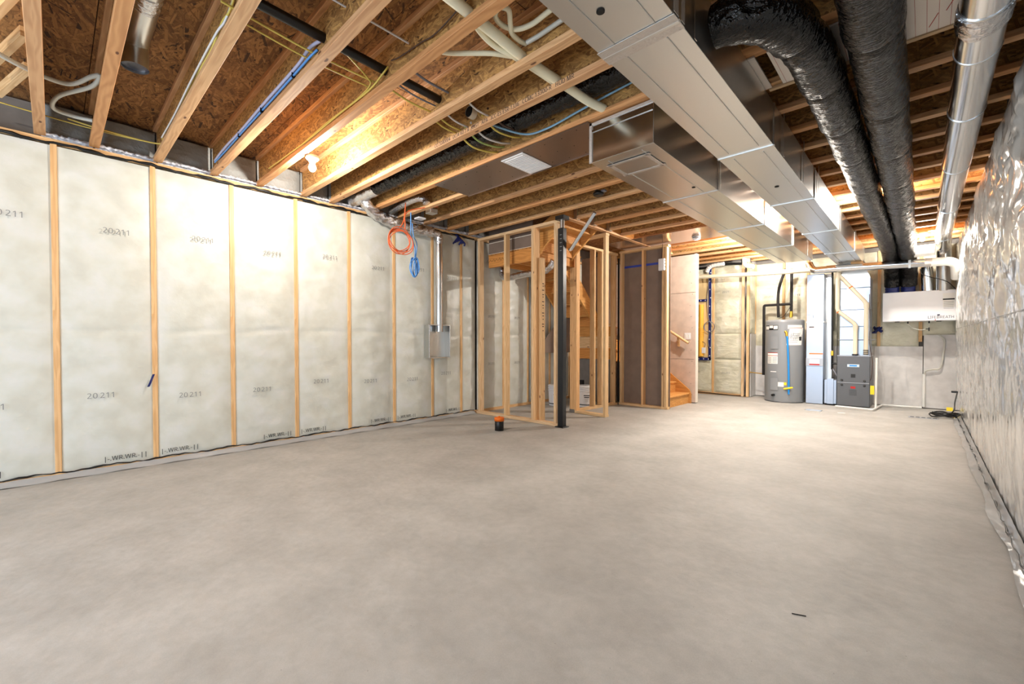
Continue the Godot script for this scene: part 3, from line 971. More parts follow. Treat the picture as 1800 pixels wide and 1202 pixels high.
func ceiling_services() -> void:
	# perforated metal panning under one bay, and the white grille in it
	var pm := thing("return_panning", "brown-grey sheet metal panel closing the bay beside the grille", "panel", Vector3(2.3, 2.708, -2.94))
	part(pm, "metal_sheet", bx(1.86, 0.006, 0.46, 0.001), M.panel_metal, at(0.0, 0, 0))
	for i in 11:
		for j in 3:
			part(pm, "nail_head", lathe([[0.0, -0.0045], [0.004, -0.0045], [0.005, -0.003], [0.0, 0.0]], 8), M.black_flat, at(-0.85 + i * 0.165, -0.0, -0.17 + j * 0.17 + 0.02 * sin(i * 2.0)))
	part(pm, "edge_fold", bx(1.86, 0.012, 0.008, 0.001), M.panel_metal, at(0, -0.006, -0.228))
	var g := thing("ceiling_grille", "white return air grille set into the metal panel", "grille", Vector3(2.42, 2.70, -2.95))
	part(g, "frame", bx(0.26, 0.008, 0.40, 0.003), M.white)
	for k in 13:
		part(g, "slat", bx(0.21, 0.004, 0.014, 0.001), M.white, at(0, -0.006, -0.162 + k * 0.027))
	for e in [[4.05, 4.32, "unprinted"], [4.38, 4.72, "printed"], [4.92, 5.30, "printed"]]:
		var fb := thing("foil_board", "%s foil-faced board closing the bay %s" % [e[2], "beside the trunk duct" if e[0] < 4.2 else ("inside the bend of the black flexible duct" if e[0] < 4.5 else "between the flexible duct and steel pipe")], "panel", Vector3((e[0] + e[1]) / 2, 2.708, -2.94))
		part(fb, "board", bx(e[1] - e[0], 0.010, 0.40, 0.001), M.foil_board)
		if e[2] == "printed":
			for k in 8:
				part(fb, "printed_line", bx(0.0015, 0.0004, 0.40, 0.0), M.ink_red, at(-(e[1] - e[0]) / 2 + 0.02 + k * 0.043, -0.0053, 0))
			for k in 3:
				part(fb, "printed_text", bx(0.11, 0.004, 0.0003, 0.0), M.ink_red, Transform3D(Basis(Vector3(0, 0, -1), Vector3(1, 0, 0), Vector3(0, -1, 0)).rotated(Vector3.UP, 0.3), Vector3(-0.06 + k * 0.06, -0.0054, -0.10 + k * 0.1)))
	stick(thing("bay_batten", "pale batten under the joist beside the foil-faced boards", "batten", Vector3(4.80, 2.706, -3.16)), "batten", Vector3(-0.50, 0, 0), Vector3(0.50, 0, 0), 0.03, 0.018, M.lumber[3])
	var ps := thing("ceiling_sheet_metal", "polished sheet metal panel above the stairs carrying the smoke detector", "panel", Vector3(2.15, 2.706, -6.63))
	part(ps, "metal_sheet", bx(1.9, 0.006, 0.74, 0.001), M.panel_metal2)
	var sd := thing("smoke_detector", "round white smoke detector on the polished ceiling panel", "smoke detector", Vector3(2.50, 2.70, -6.75))
	part(sd, "base_ring", lathe([[0.0, -0.014], [0.062, -0.014], [0.064, 0.0], [0.0, 0.0]], 28), M.white)
	part(sd, "sensor_gap", lathe([[0.0, -0.022], [0.052, -0.022], [0.052, -0.014], [0.0, -0.014]], 28), M.black_flat)
	part(sd, "cover", lathe([[0.0, -0.055], [0.035, -0.053], [0.056, -0.043], [0.060, -0.022], [0.0, -0.022]], 28), M.white)
	# black drain pipe through the joists
	var bp := thing("black_drain_pipe", "black plastic drain pipe threaded through the joist webs", "pipe", Vector3(2.505, 2.835, -1.3))
	part(bp, "pipe", tube(path([Vector3(0.06, 0, 1.3), Vector3(-0.02, 0, -0.76)]), 0.027, 18), M.black)
	# round metal stub duct in the second bay
	var rd := thing("round_duct_stub", "open round metal duct elbow facing down between two joists", "duct", Vector3(1.56, 2.75, -0.36))
	var mouth := bend([Vector3(0, 0, 0), Vector3(0.0, 0.165, 0.0), Vector3(0.50, 0.165, 0.0)], 0.11, 8)
	part(rd, "elbow", tube(mouth, 0.066, 28, false), M.duct)
	part(rd, "blue_cover", lathe([[0.0, 0.012], [0.064, 0.012], [0.064, 0.016], [0.0, 0.016]], 24), M.cyan_dark)
	part(rd, "tape_joint", tube(line(Vector3(0.42, 0.165, 0), Vector3(0.56, 0.165, 0), 8), func(l: float, q: float) -> float: return 0.068 + 0.003 * sin(l * 100.0 + q * 4.0), 24), M.foil)
	part(rd, "pipe_run", tube(path([Vector3(0.54, 0.165, 0), Vector3(2.2, 0.165, 0)]), 0.066, 28), M.duct)
	# black insulated duct lying in the printed joist's bay
	var bd := single("bay_flexible_duct", "dark insulated duct lying in the bay behind the printed joist", "flexible duct", tube(spline([Vector3(0.5, 2.85, -2.55), Vector3(1.2, 2.87, -2.585), Vector3(2.4, 2.875, -2.585), Vector3(3.3, 2.88, -2.585), Vector3(4.1, 2.885, -2.585)], 30), func(l: float, q: float) -> float: return 0.080 + 0.003 * sin(l * 60.0) + 0.003 * sin(q * 3.0 + l * 7.0), 24), M.flex)
	bd.cast_shadow = GeometryInstance3D.SHADOW_CASTING_SETTING_ON
	single("bay_duct_boot", "silver taped end of the dark duct at the insulated wall", "duct", tube(spline([Vector3(0.03, 2.80, -2.50), Vector3(0.2, 2.815, -2.51), Vector3(0.49, 2.849, -2.55)], 8), func(l: float, q: float) -> float: return 0.080 + 0.004 * sin(l * 40.0 + q * 2.0), 20), M.foil)
	# cream hoses threaded along x = 3.3
	var hoses := "cream central vacuum hoses"
	for e in [[[Vector3(3.34, 2.79, -1.0), Vector3(3.32, 2.785, -1.5), Vector3(3.295, 2.78, -1.95), Vector3(3.31, 2.775, -2.3), Vector3(3.33, 2.762, -2.55), Vector3(3.36, 2.758, -2.72)], 0.029, "main cream hose threaded through the joists toward the capped duct", M.hose],
		[[Vector3(3.30, 2.82, -1.48), Vector3(3.255, 2.795, -1.62), Vector3(3.235, 2.79, -1.75), Vector3(3.255, 2.785, -1.88), Vector3(3.262, 2.785, -2.1), Vector3(3.27, 2.78, -2.24)], 0.017, "thinner cream hose pressed against the main hose", M.hose],
		[[Vector3(2.92, 2.81, -1.54), Vector3(2.99, 2.795, -1.62), Vector3(3.10, 2.787, -1.71), Vector3(3.18, 2.787, -1.79), Vector3(3.23, 2.80, -1.90)], 0.014, "cream hose branching off toward the black drain pipe", M.hose],
		[[Vector3(3.80, 2.84, -1.80), Vector3(3.57, 2.835, -1.813), Vector3(3.46, 2.83, -1.815), Vector3(3.375, 2.83, -1.785), Vector3(3.335, 2.835, -1.715), Vector3(3.345, 2.845, -1.65), Vector3(3.40, 2.85, -1.63), Vector3(3.43, 2.84, -1.665), Vector3(3.39, 2.825, -1.72), Vector3(3.345, 2.82, -1.78), Vector3(3.33, 2.825, -1.86), Vector3(3.335, 2.83, -1.91)], 0.014, "looped cream hose coming from under the trunk duct", M.hose],
		[[Vector3(3.75, 2.83, -1.90), Vector3(3.56, 2.825, -1.90), Vector3(3.44, 2.82, -1.90), Vector3(3.36, 2.815, -1.89)], 0.013, "clear hose joining the cream hoses from the trunk duct", M.hose_clear]]:
		single("hose", e[2], "hose", tube(spline(e[0], 10), e[1], 14), e[3], Transform3D(), hoses)
	# cream hose loop in the first bays above the insulated wall
	single("hose_loop", "cream hose loop hanging in the bay above the insulated wall", "hose", tube(spline([Vector3(1.3, 2.78, 0.36), Vector3(1.05, 2.775, 0.14), Vector3(0.86, 2.82, -0.08), Vector3(0.98, 2.87, -0.2), Vector3(1.02, 2.87, -0.235), Vector3(0.86, 2.85, -0.20), Vector3(0.62, 2.82, -0.05), Vector3(0.42, 2.80, -0.02), Vector3(0.36, 2.80, -0.12), Vector3(0.40, 2.79, -0.23)], 10), 0.014, 12), M.hose_clear)
	cables()
	# metal pipe elbow and boxes at the wall end of the ninth bay
	single("foil_branch_duct", "small foil duct elbow above the steel electrical boxes", "duct", tube(spline([Vector3(0.10, 2.76, -2.98), Vector3(0.35, 2.79, -2.98), Vector3(0.62, 2.81, -3.0), Vector3(0.72, 2.79, -3.05), Vector3(0.74, 2.74, -3.06)], 8), 0.045, 18), M.foil)
	for e in [[Vector3(0.62, 2.70, -3.22), "steel electrical box hanging below the foil duct elbow", 0.055], [Vector3(0.26, 2.70, -3.30), "small white junction box on a bracket near the wall", 0.02]]:
		var jb := thing("junction_box", e[1], "junction box", e[0])
		part(jb, "box", bx(0.11, e[2], 0.11, 0.004), M.duct if e[2] > 0.03 else M.white, at(0, 0, 0))
		part(jb, "bracket", bx(0.02, 0.06, 0.004, 0.0), M.duct, at(0.04, e[2] / 2 + 0.03, 0.03))
	var cl := thing("recessed_light_can", "black clip-on fitting hanging between two bare joists", "fitting", Vector3(2.38, 2.745, -4.2))
	part(cl, "cup", lathe([[0.0, -0.02], [0.05, -0.02], [0.06, 0.01], [0.04, 0.03], [0.0, 0.03]], 20), M.black)
	part(cl, "clip", bx(0.05, 0.02, 0.05, 0.003), M.cable_grey, at(0.07, 0.02, 0))
	part(cl, "bar_hanger", bx(0.02, 0.02, 0.34, 0.002), M.duct, at(0.0, 0.035, 0.03))

func run(label: String, pts: Array, r: float, m: Material, group: String) -> void:
	single("cable", label, "cable", tube(spline(pts, 10), r, 7), m, Transform3D(), group)

func cables() -> void:
	var g := "cables run through the joists"
	run("yellow cable clipped along the joist web toward the wall", [Vector3(2.55, 2.90, -0.66), Vector3(2.42, 2.80, -0.645), Vector3(2.30, 2.80, -0.64), Vector3(2.05, 2.76, -0.64), Vector3(1.5, 2.79, -0.645), Vector3(0.9, 2.785, -0.645), Vector3(0.5, 2.775, -0.64), Vector3(0.35, 2.76, -0.62), Vector3(0.3, 2.775, -0.3), Vector3(0.22, 2.82, -0.1)], 0.006, M.cable_yellow, g)
	run("pale grey cable beside the clipped yellow cable", [Vector3(2.5, 2.88, -0.66), Vector3(2.36, 2.78, -0.64), Vector3(2.2, 2.775, -0.63), Vector3(1.6, 2.775, -0.63), Vector3(1.0, 2.77, -0.635), Vector3(0.5, 2.765, -0.63)], 0.006, M.cable_white, g)
	run("yellow cable crossing two bays close to the insulated wall", [Vector3(0.33, 2.765, -0.62), Vector3(0.25, 2.78, -0.4), Vector3(0.2, 2.80, -0.1), Vector3(0.2, 2.82, 0.3)], 0.005, M.cable_yellow, g)
	run("blue data cable strapped under the grey sheathed cable", [Vector3(2.45, 2.80, -1.08), Vector3(2.38, 2.775, -1.06), Vector3(2.2, 2.765, -1.055), Vector3(1.6, 2.77, -1.06), Vector3(1.1, 2.765, -1.055), Vector3(0.6, 2.77, -1.06), Vector3(0.25, 2.76, -1.05)], 0.007, M.cable_blue, g)
	run("thick lilac-grey cable strapped to the joist web", [Vector3(2.50, 2.83, -1.08), Vector3(2.40, 2.82, -1.055), Vector3(2.22, 2.79, -1.05), Vector3(1.6, 2.79, -1.05), Vector3(1.1, 2.785, -1.052), Vector3(0.6, 2.79, -1.05), Vector3(0.25, 2.775, -1.05)], 0.010, M.lilac, g)
	for x in [2.15, 1.55, 1.0]:
		single("cable_strap", "small dark strap on the blue and lilac cables, %s the black drain pipe" % {2.15: "first from", 1.55: "second from", 1.0: "third from"}[x], "cable strap", bx(0.006, 0.06, 0.024, 0.002), M.black, at(x, 2.778, -1.055), "straps on the blue and grey cables")
	run("yellow cable drooping along the joist beside the lit bulb", [Vector3(2.55, 2.84, -1.48), Vector3(2.52, 2.80, -1.46), Vector3(2.35, 2.76, -1.455), Vector3(1.9, 2.765, -1.46), Vector3(1.4, 2.75, -1.455), Vector3(0.9, 2.765, -1.46), Vector3(0.4, 2.78, -1.46)], 0.006, M.cable_yellow, g)
	run("second yellow cable looping above the drooping one", [Vector3(2.5, 2.84, -1.2), Vector3(2.42, 2.80, -1.40), Vector3(2.36, 2.785, -1.455), Vector3(2.1, 2.78, -1.47), Vector3(1.7, 2.785, -1.47), Vector3(1.2, 2.77, -1.47)], 0.005, M.cable_yellow, g)
	run("thin brown cable stapled to the joist behind the black pipe", [Vector3(3.5, 2.87, -1.46), Vector3(3.1, 2.80, -1.47), Vector3(2.9, 2.82, -1.475), Vector3(2.7, 2.83, -1.47), Vector3(2.62, 2.84, -1.46)], 0.004, M.cable_brown, g)
	for e in [[2.80, 2.88, "white cable crossing the bays above the black drain pipe", M.cable_white, 0.006, 0.1, -1.48], [2.42, 2.80, "yellow cable crossing the bays just below the black pipe", M.cable_yellow, 0.006, -0.6, -1.48], [2.36, 2.79, "second yellow cable crossing below the black pipe", M.cable_yellow, 0.005, -0.65, -1.45], [2.40, 2.79, "yellow cable passing under the joist past the bulb joist", M.cable_yellow, 0.007, -1.5, -1.93], [2.46, 2.81, "grey cable passing beside the cut black pipe end", M.cable_grey, 0.006, -1.5, -1.93], [2.62, 2.84, "dark grey cable arching above the cut black pipe end", M.cable_grey, 0.008, -1.5, -1.92]]:
		run(e[2], [Vector3(e[0] + 0.03, e[1] + 0.01, e[5]), Vector3(e[0], e[1] - 0.01, (e[5] + e[6]) / 2), Vector3(e[0] - 0.02, e[1], e[6])], e[4], e[3], g)
	# cable tails poking through the printed joist
	for e in [[2.28, 2.77, M.cable_yellow, "thick yellow cable tail sagging under the dark insulated duct"], [2.36, 2.79, M.cable_green, "green-striped cable tail beside the thick yellow tail"], [2.43, 2.80, M.cable_white, "white cable tail poking under the dark insulated duct"], [2.56, 2.81, M.cable_yellow, "thin yellow cable tail under the dark insulated duct"], [2.62, 2.84, M.cable_brown, "brown cable tail beside the blue data cable"]]:
		run(e[3], [Vector3(e[0] + 0.04, e[1] - 0.005, -2.24), Vector3(e[0] + 0.02, e[1] - 0.055, -2.40), Vector3(e[0], e[1] - 0.03, -2.60), Vector3(e[0] - 0.01, e[1] + 0.01, -2.73)], 0.008, e[2], g)
	for e in [[2.30, M.cable_yellow, "thick yellow cable end below the hose joist"], [2.36, M.cable_yellow, "second yellow cable end below the hose joist"], [2.44, M.cable_white, "white cable end beside the yellow ends and white sleeve"], [2.68, M.cable_white, "white cable end beyond the white pipe sleeve"]]:
		run(e[2], [Vector3(e[0] + 0.03, 2.80, -1.93), Vector3(e[0], 2.77, -2.1), Vector3(e[0] - 0.02, 2.78, -2.25)], 0.007, e[1], g)
	run("blue data cable curving behind the capped duct end", [Vector3(2.55, 2.79, -2.26), Vector3(2.66, 2.775, -2.62), Vector3(2.85, 2.775, -2.69), Vector3(3.15, 2.80, -2.69), Vector3(3.35, 2.82, -2.69), Vector3(3.6, 2.84, -2.69)], 0.008, M.cable_sky, g)
	var ring := thing("pipe_sleeve", "white plastic pipe sleeve ring set in the printed joist web", "sleeve", Vector3(2.50, 2.85, -2.24))
	part(ring, "ring", tube(path([Vector3(0, 0, 0.045), Vector3(0, 0, -0.02)]), 0.042, 20, false), M.pvc)
	part(ring, "opening", tube(path([Vector3(0, 0, 0.0452), Vector3(0, 0, -0.02)]), 0.036, 20, true), M.black_flat)
	# orange and blue coils hanging at the wall
	var coil := []
	for k in 5:
		var pts := PackedVector3Array()
		for q in 41:
			var a := TAU * q / 40.0
			var rr := 0.140 + 0.018 * sin(k * 2.1) + 0.008 * sin(a * 2.0 + k * 1.7)
			pts.append(Vector3(0.06 * sin(a + k) * 0.3 + 0.006 * k, cos(a) * rr * (0.9 + 0.04 * (k % 2)) - 0.006 * k, sin(a) * rr * 1.02 + 0.008 * sin(k * 1.3)))
		coil.append(tube(pts, 0.0052, 7))
	coil.append(tube(spline([Vector3(0, 0.14, 0.0), Vector3(-0.02, 0.22, -0.06), Vector3(-0.05, 0.33, -0.10), Vector3(-0.06, 0.47, -0.12)], 8), 0.0065, 7))
	coil.append(tube(spline([Vector3(0, 0.13, -0.07), Vector3(-0.01, 0.20, -0.08), Vector3(-0.03, 0.30, -0.09), Vector3(-0.05, 0.38, -0.16), Vector3(0.0, 0.44, -0.32), Vector3(0.12, 0.46, -0.46)], 8), 0.0065, 7))
	single("orange_cable_coil", "coil of orange cable hanging in front of the insulated wall", "cable", join(coil), M.cable_orange, at(0.62, 2.275, -2.77))
	var bc := []
	for k in 6:
		var pts := PackedVector3Array()
		for q in 25:
			var a := TAU * q / 24.0
			pts.append(Vector3(0.02 * sin(a + k), cos(a) * (0.10 + 0.008 * (k % 3)) - 0.22, sin(a) * (0.03 + 0.008 * (k % 4)) + 0.008 * (k - 3)))
		bc.append(tube(pts, 0.006, 6))
	bc.append(tube(spline([Vector3(0, -0.13, 0), Vector3(0.01, 0.0, 0.0), Vector3(-0.01, 0.15, 0.04), Vector3(0, 0.25, 0.05), Vector3(0, 0.42, 0.05)], 8), 0.007, 6))
	bc.append(tube(spline([Vector3(0, -0.13, -0.01), Vector3(0.02, 0.05, -0.02), Vector3(0.01, 0.15, 0.02), Vector3(0, 0.3, 0.03)], 8), 0.006, 6))
	single("blue_cable_bundle", "bundled blue data cable hanging beside the orange coil", "cable", join(bc), M.cable_blue, at(0.60, 2.21, -2.985))
	# foil duct along the wall, down pipe and open register box
	var fd := thing("foil_wall_duct", "crinkled foil duct along the wall top feeding the register box", "duct", Vector3(0.12, 2.6, -3.2))
	part(fd, "crinkled_sleeve", tube(spline([Vector3(0.10, 0.20, 0.66), Vector3(0.09, 0.12, 0.60), Vector3(0.05, 0.05, 0.46), Vector3(0.02, 0.005, 0.20), Vector3(0.0, -0.01, -0.05), Vector3(-0.01, 0.0, -0.28), Vector3(-0.01, 0.005, -0.40)], 16), func(l: float, q: float) -> float: return 0.068 + 0.006 * sin(l * 55.0 + sin(q * 2.0) * 2.5) + 0.005 * sin(q * 5.0 + l * 22.0), 22), M.foil)
	part(fd, "elbow", tube(bend([Vector3(-0.01, 0.005, -0.39), Vector3(-0.01, 0.0, -0.52), Vector3(-0.01, -0.14, -0.52)], 0.09, 8), func(l: float, _q: float) -> float: return 0.054 + 0.003 * sin(l * 90.0), 20), M.foil)
	part(fd, "down_pipe", tube(path([Vector3(-0.01, -0.12, -0.52), Vector3(-0.01, -1.36, -0.52)]), 0.05, 24), M.shiny)
	var rb := thing("register_box", "open sheet metal register box on the insulated wall", "register box", Vector3(0.09, 1.105, -3.70))
	part(rb, "back_panel", bx(0.003, 0.44, 0.34, 0.0), M.duct, at(-0.055, 0, 0))
	for e in [[0.0, 0.222, 0.34, 0.003], [0.0, -0.222, 0.34, 0.003]]:
		part(rb, "side_panel", bx(0.115, e[3], e[2], 0.0), M.duct, at(0, e[1], 0))
	for z in [0.171, -0.171]:
		part(rb, "side_panel", bx(0.115, 0.444, 0.003, 0.0), M.duct, at(0, 0, z))
	for e in [[0.226, 0.0, 0.012, 0.37], [-0.226, 0.0, 0.012, 0.37], [0.0, 0.176, 0.46, 0.012], [0.0, -0.176, 0.46, 0.012]]:
		part(rb, "front_lip", bx(0.004, e[2], e[3], 0.001), M.shiny, at(0.058, e[0], e[1]))
	# floor clean-out
	var co := thing("floor_cleanout", "black plastic stub pipe with orange cap standing on the floor", "pipe", Vector3(1.215, 0, -3.80))
	part(co, "pipe", lathe([[0.0, 0.0], [0.056, 0.0], [0.056, 0.125], [0.0, 0.125]], 28), M.black)
	part(co, "cap", lathe([[0.0, 0.118], [0.061, 0.118], [0.062, 0.155], [0.058, 0.162], [0.012, 0.165], [0.012, 0.178], [0.0, 0.18]], 28), M.orange)

# ---------------------------------------------------------------- framing and stairs
func upright(parent: Node3D, x: float, z: float, y0: float, y1: float, wx: float, wz: float, m: Material) -> void:
	part(parent, "stud", bx(snappedf(y1 - y0, 0.001), wx, wz, 0.002), m, Transform3D(Basis(Vector3.UP, Vector3.LEFT, Vector3.BACK), Vector3(x, (y0 + y1) / 2, z)))

func framing() -> void:
	var L: Array = M.lumber
	var p := thing("stud_partition", "open stud partition running from the insulated wall to the black post", "partition")
	stick(p, "bottom_plate", Vector3(0.03, 0.019, -4.525), Vector3(1.60, 0.019, -4.525), 0.089, 0.038, L[3])
	stick(p, "top_plate", Vector3(0.06, 2.655, -4.525), Vector3(1.60, 2.655, -4.525), 0.089, 0.038, L[3])
	for e in [[0.09, 3], [0.645, 0], [1.165, 3], [1.203, 2], [1.555, 3]]:
		upright(p, e[0], -4.525, 0.038, 2.636, 0.038, 0.089, L[e[1]])
	upright(p, 1.24, -4.60, 0.0, 2.24, 0.038, 0.089, L[1])
	for k in 14:
		part(p, "grade_stamp", bx(0.0008, 0.012, 0.02 + 0.012 * (k % 3), 0.0), M.ink_wood, at(1.2596, 1.25 + 0.05 * k + 0.01 * sin(k * 2.3), -4.60))
	var post := thing("steel_post", "black square steel support post at the partition end", "post", Vector3(1.655, 0, -4.50))
	part(post, "column", bx(0.085, 2.54, 0.085, 0.008), M.post, at(0, 1.28, 0))
	part(post, "base_plate", bx(0.13, 0.012, 0.13, 0.002), M.post, at(0, 0.006, 0))
	part(post, "adjusting_screw", tube(path([Vector3(0, 2.54, 0), Vector3(0, 2.67, 0)]), 0.03, 16), M.duct)
	part(post, "saddle", bx(0.13, 0.05, 0.13, 0.003), M.black, at(0, 2.68, 0))
	for k in 5:
		part(post, "chalk_mark", bx(0.03, 0.008, 0.001, 0.0), M.ink_pale, at(0.01, 2.26 + 0.05 * k, 0.043))
	var brace := thing("steel_angle_brace", "bright slanted steel angle bolted between the post and joists", "brace", Vector3(1.70, 2.29, -4.62))
	part(brace, "angle_web", bx(0.55, 0.05, 0.003, 0.0), M.shiny, along(Vector3(0, 0, 0), Vector3(0.36, 0.42, -0.02)))
	part(brace, "angle_flange", bx(0.55, 0.003, 0.05, 0.0), M.duct, along(Vector3(0.0, -0.02, 0.02), Vector3(0.36, 0.40, 0.0)))
	part(brace, "bolt", lathe([[0.0, 0.0], [0.014, 0.0], [0.014, 0.03], [0.0, 0.03]], 8), M.duct, Transform3D(Basis(Vector3.RIGHT, PI / 2), Vector3(0, 0, 0.01)))
	# stub wall, closet return and stair side wall
	var s := thing("closet_stub_wall", "short open stud wall beside the doorway into the stair closet", "partition")
	stick(s, "bottom_plate", Vector3(1.12, 0.019, -5.585), Vector3(1.69, 0.019, -5.545), 0.089, 0.038, L[0])
	stick(s, "top_plate", Vector3(1.08, 2.655, -5.585), Vector3(1.69, 2.655, -5.545), 0.089, 0.038, L[0])
	upright(s, 1.135, -5.58, 0.038, 2.636, 0.038, 0.089, L[2])
	upright(s, 1.665, -5.545, 0.0, 2.636, 0.038, 0.089, L[0])
	var r := thing("closet_return_wall", "open stud wall under the stairs leading back to the dark-backed wall", "partition")
	stick(r, "bottom_plate", Vector3(1.06, 0.019, -5.70), Vector3(1.10, 0.019, -6.80), 0.089, 0.038, L[0])
	stick(r, "top_plate", Vector3(1.06, 2.62, -5.66), Vector3(1.10, 2.62, -6.80), 0.089, 0.038, L[0])
	for e in [[1.08, -6.10, 1], [1.085, -6.32, 0], [1.095, -6.72, 1]]:
		upright(r, e[0], e[1], 0.038, 2.60, 0.089, 0.038, L[e[2]])
	part(r, "film_strip", bx(0.03, 2.5, 0.012, 0.0), M.black, at(1.155, 1.3, -6.80))
	var w := thing("stair_side_wall", "stud wall with dark paper-backed drywall beside the stair opening", "partition")
	stick(w, "bottom_plate", Vector3(1.15, 0.019, -6.87), Vector3(2.03, 0.019, -6.87), 0.089, 0.038, L[0])
	stick(w, "top_plate", Vector3(1.15, 2.655, -6.87), Vector3(2.03, 2.655, -6.87), 0.089, 0.038, L[0])
	for e in [[1.185, 0], [1.59, 2], [1.945, 1], [1.99, 0]]:
		upright(w, e[0], -6.87, 0.038, 2.636, 0.038, 0.089, L[e[1]])
	part(w, "drywall_sheet", bx(0.90, 2.68, 0.013, 0.0), M.drywall_back, at(1.58, 1.34, -6.922))
	part(w, "blue_tape_line", bx(0.78, 0.036, 0.002, 0.0), M.blue_bright, at(1.55, 2.40, -6.914))
	var eb := thing("control_box", "small white plastic control box on the stair wall stud", "box", Vector3(1.935, 2.35, -6.80))
	part(eb, "case", bx(0.10, 0.19, 0.05, 0.006), M.white)
	for k in 3:
		part(eb, "knockout", bx(0.006, 0.025, 0.02, 0.002), M.black_flat, at(0.05, 0.06 - 0.05 * k, 0.0))
	part(eb, "wire", tube(spline([Vector3(0, 0.09, 0), Vector3(-0.005, 0.18, -0.02), Vector3(0, 0.34, -0.03)], 6), 0.006, 6), M.cable_brown)
	# drywall behind the stairs, with rail and switch
	var d := struct("wall_stair", "bare drywall behind the stairs with horizontal board joints", "wall")
	for e in [[0.013, 0.783], [0.789, 1.98], [1.986, 2.66]]:
		part(d, "drywall_sheet", bx(2.08, e[1] - e[0], 0.013, 0.001), M.drywall, at(1.04, (e[0] + e[1]) / 2, -7.877))
	part(d, "end_stud", bx(0.04, 2.66, 0.10, 0.002), M.core, at(2.065, 1.34, -7.935))
	part(d, "rear_sheet", bx(2.08, 2.66, 0.013, 0.001), M.drywall_back, at(1.04, 1.34, -7.99))
	for k in 12:
		part(d, "screw_head", lathe([[0.0, 0.0], [0.005, 0.0], [0.005, 0.002], [0.0, 0.002]], 8), M.black_flat, Transform3D(Basis(Vector3.RIGHT, PI / 2), Vector3(2.02 - 0.02 * (k % 3), 0.15 + 0.2 * k, -7.8705)))
	var h := thing("handrail", "pale wooden stair handrail on a wooden bracket", "handrail", Vector3(1.5, 1.45, -7.80))
	part(h, "rail", tube(path([Vector3(-0.35, 0.17, 0), Vector3(0.48, -0.375, 0)]), 0.023, 16), M.lumber[0])
	part(h, "bracket", bx(0.035, 0.15, 0.05, 0.008), M.lumber[0], at(0.29, -0.36, -0.04))
	part(h, "bracket_arm", bx(0.03, 0.10, 0.03, 0.006), M.lumber[0], at(0.29, -0.29, -0.01))
	var sw := thing("light_switch", "white double light switch plate on the stair drywall", "light switch", Vector3(1.94, 1.20, -7.866))
	part(sw, "plate", bx(0.115, 0.12, 0.007, 0.003), M.white)
	for x in [-0.024, 0.024]:
		part(sw, "rocker", bx(0.03, 0.065, 0.008, 0.002), M.paper, at(x, 0, 0.003))
	stairs()

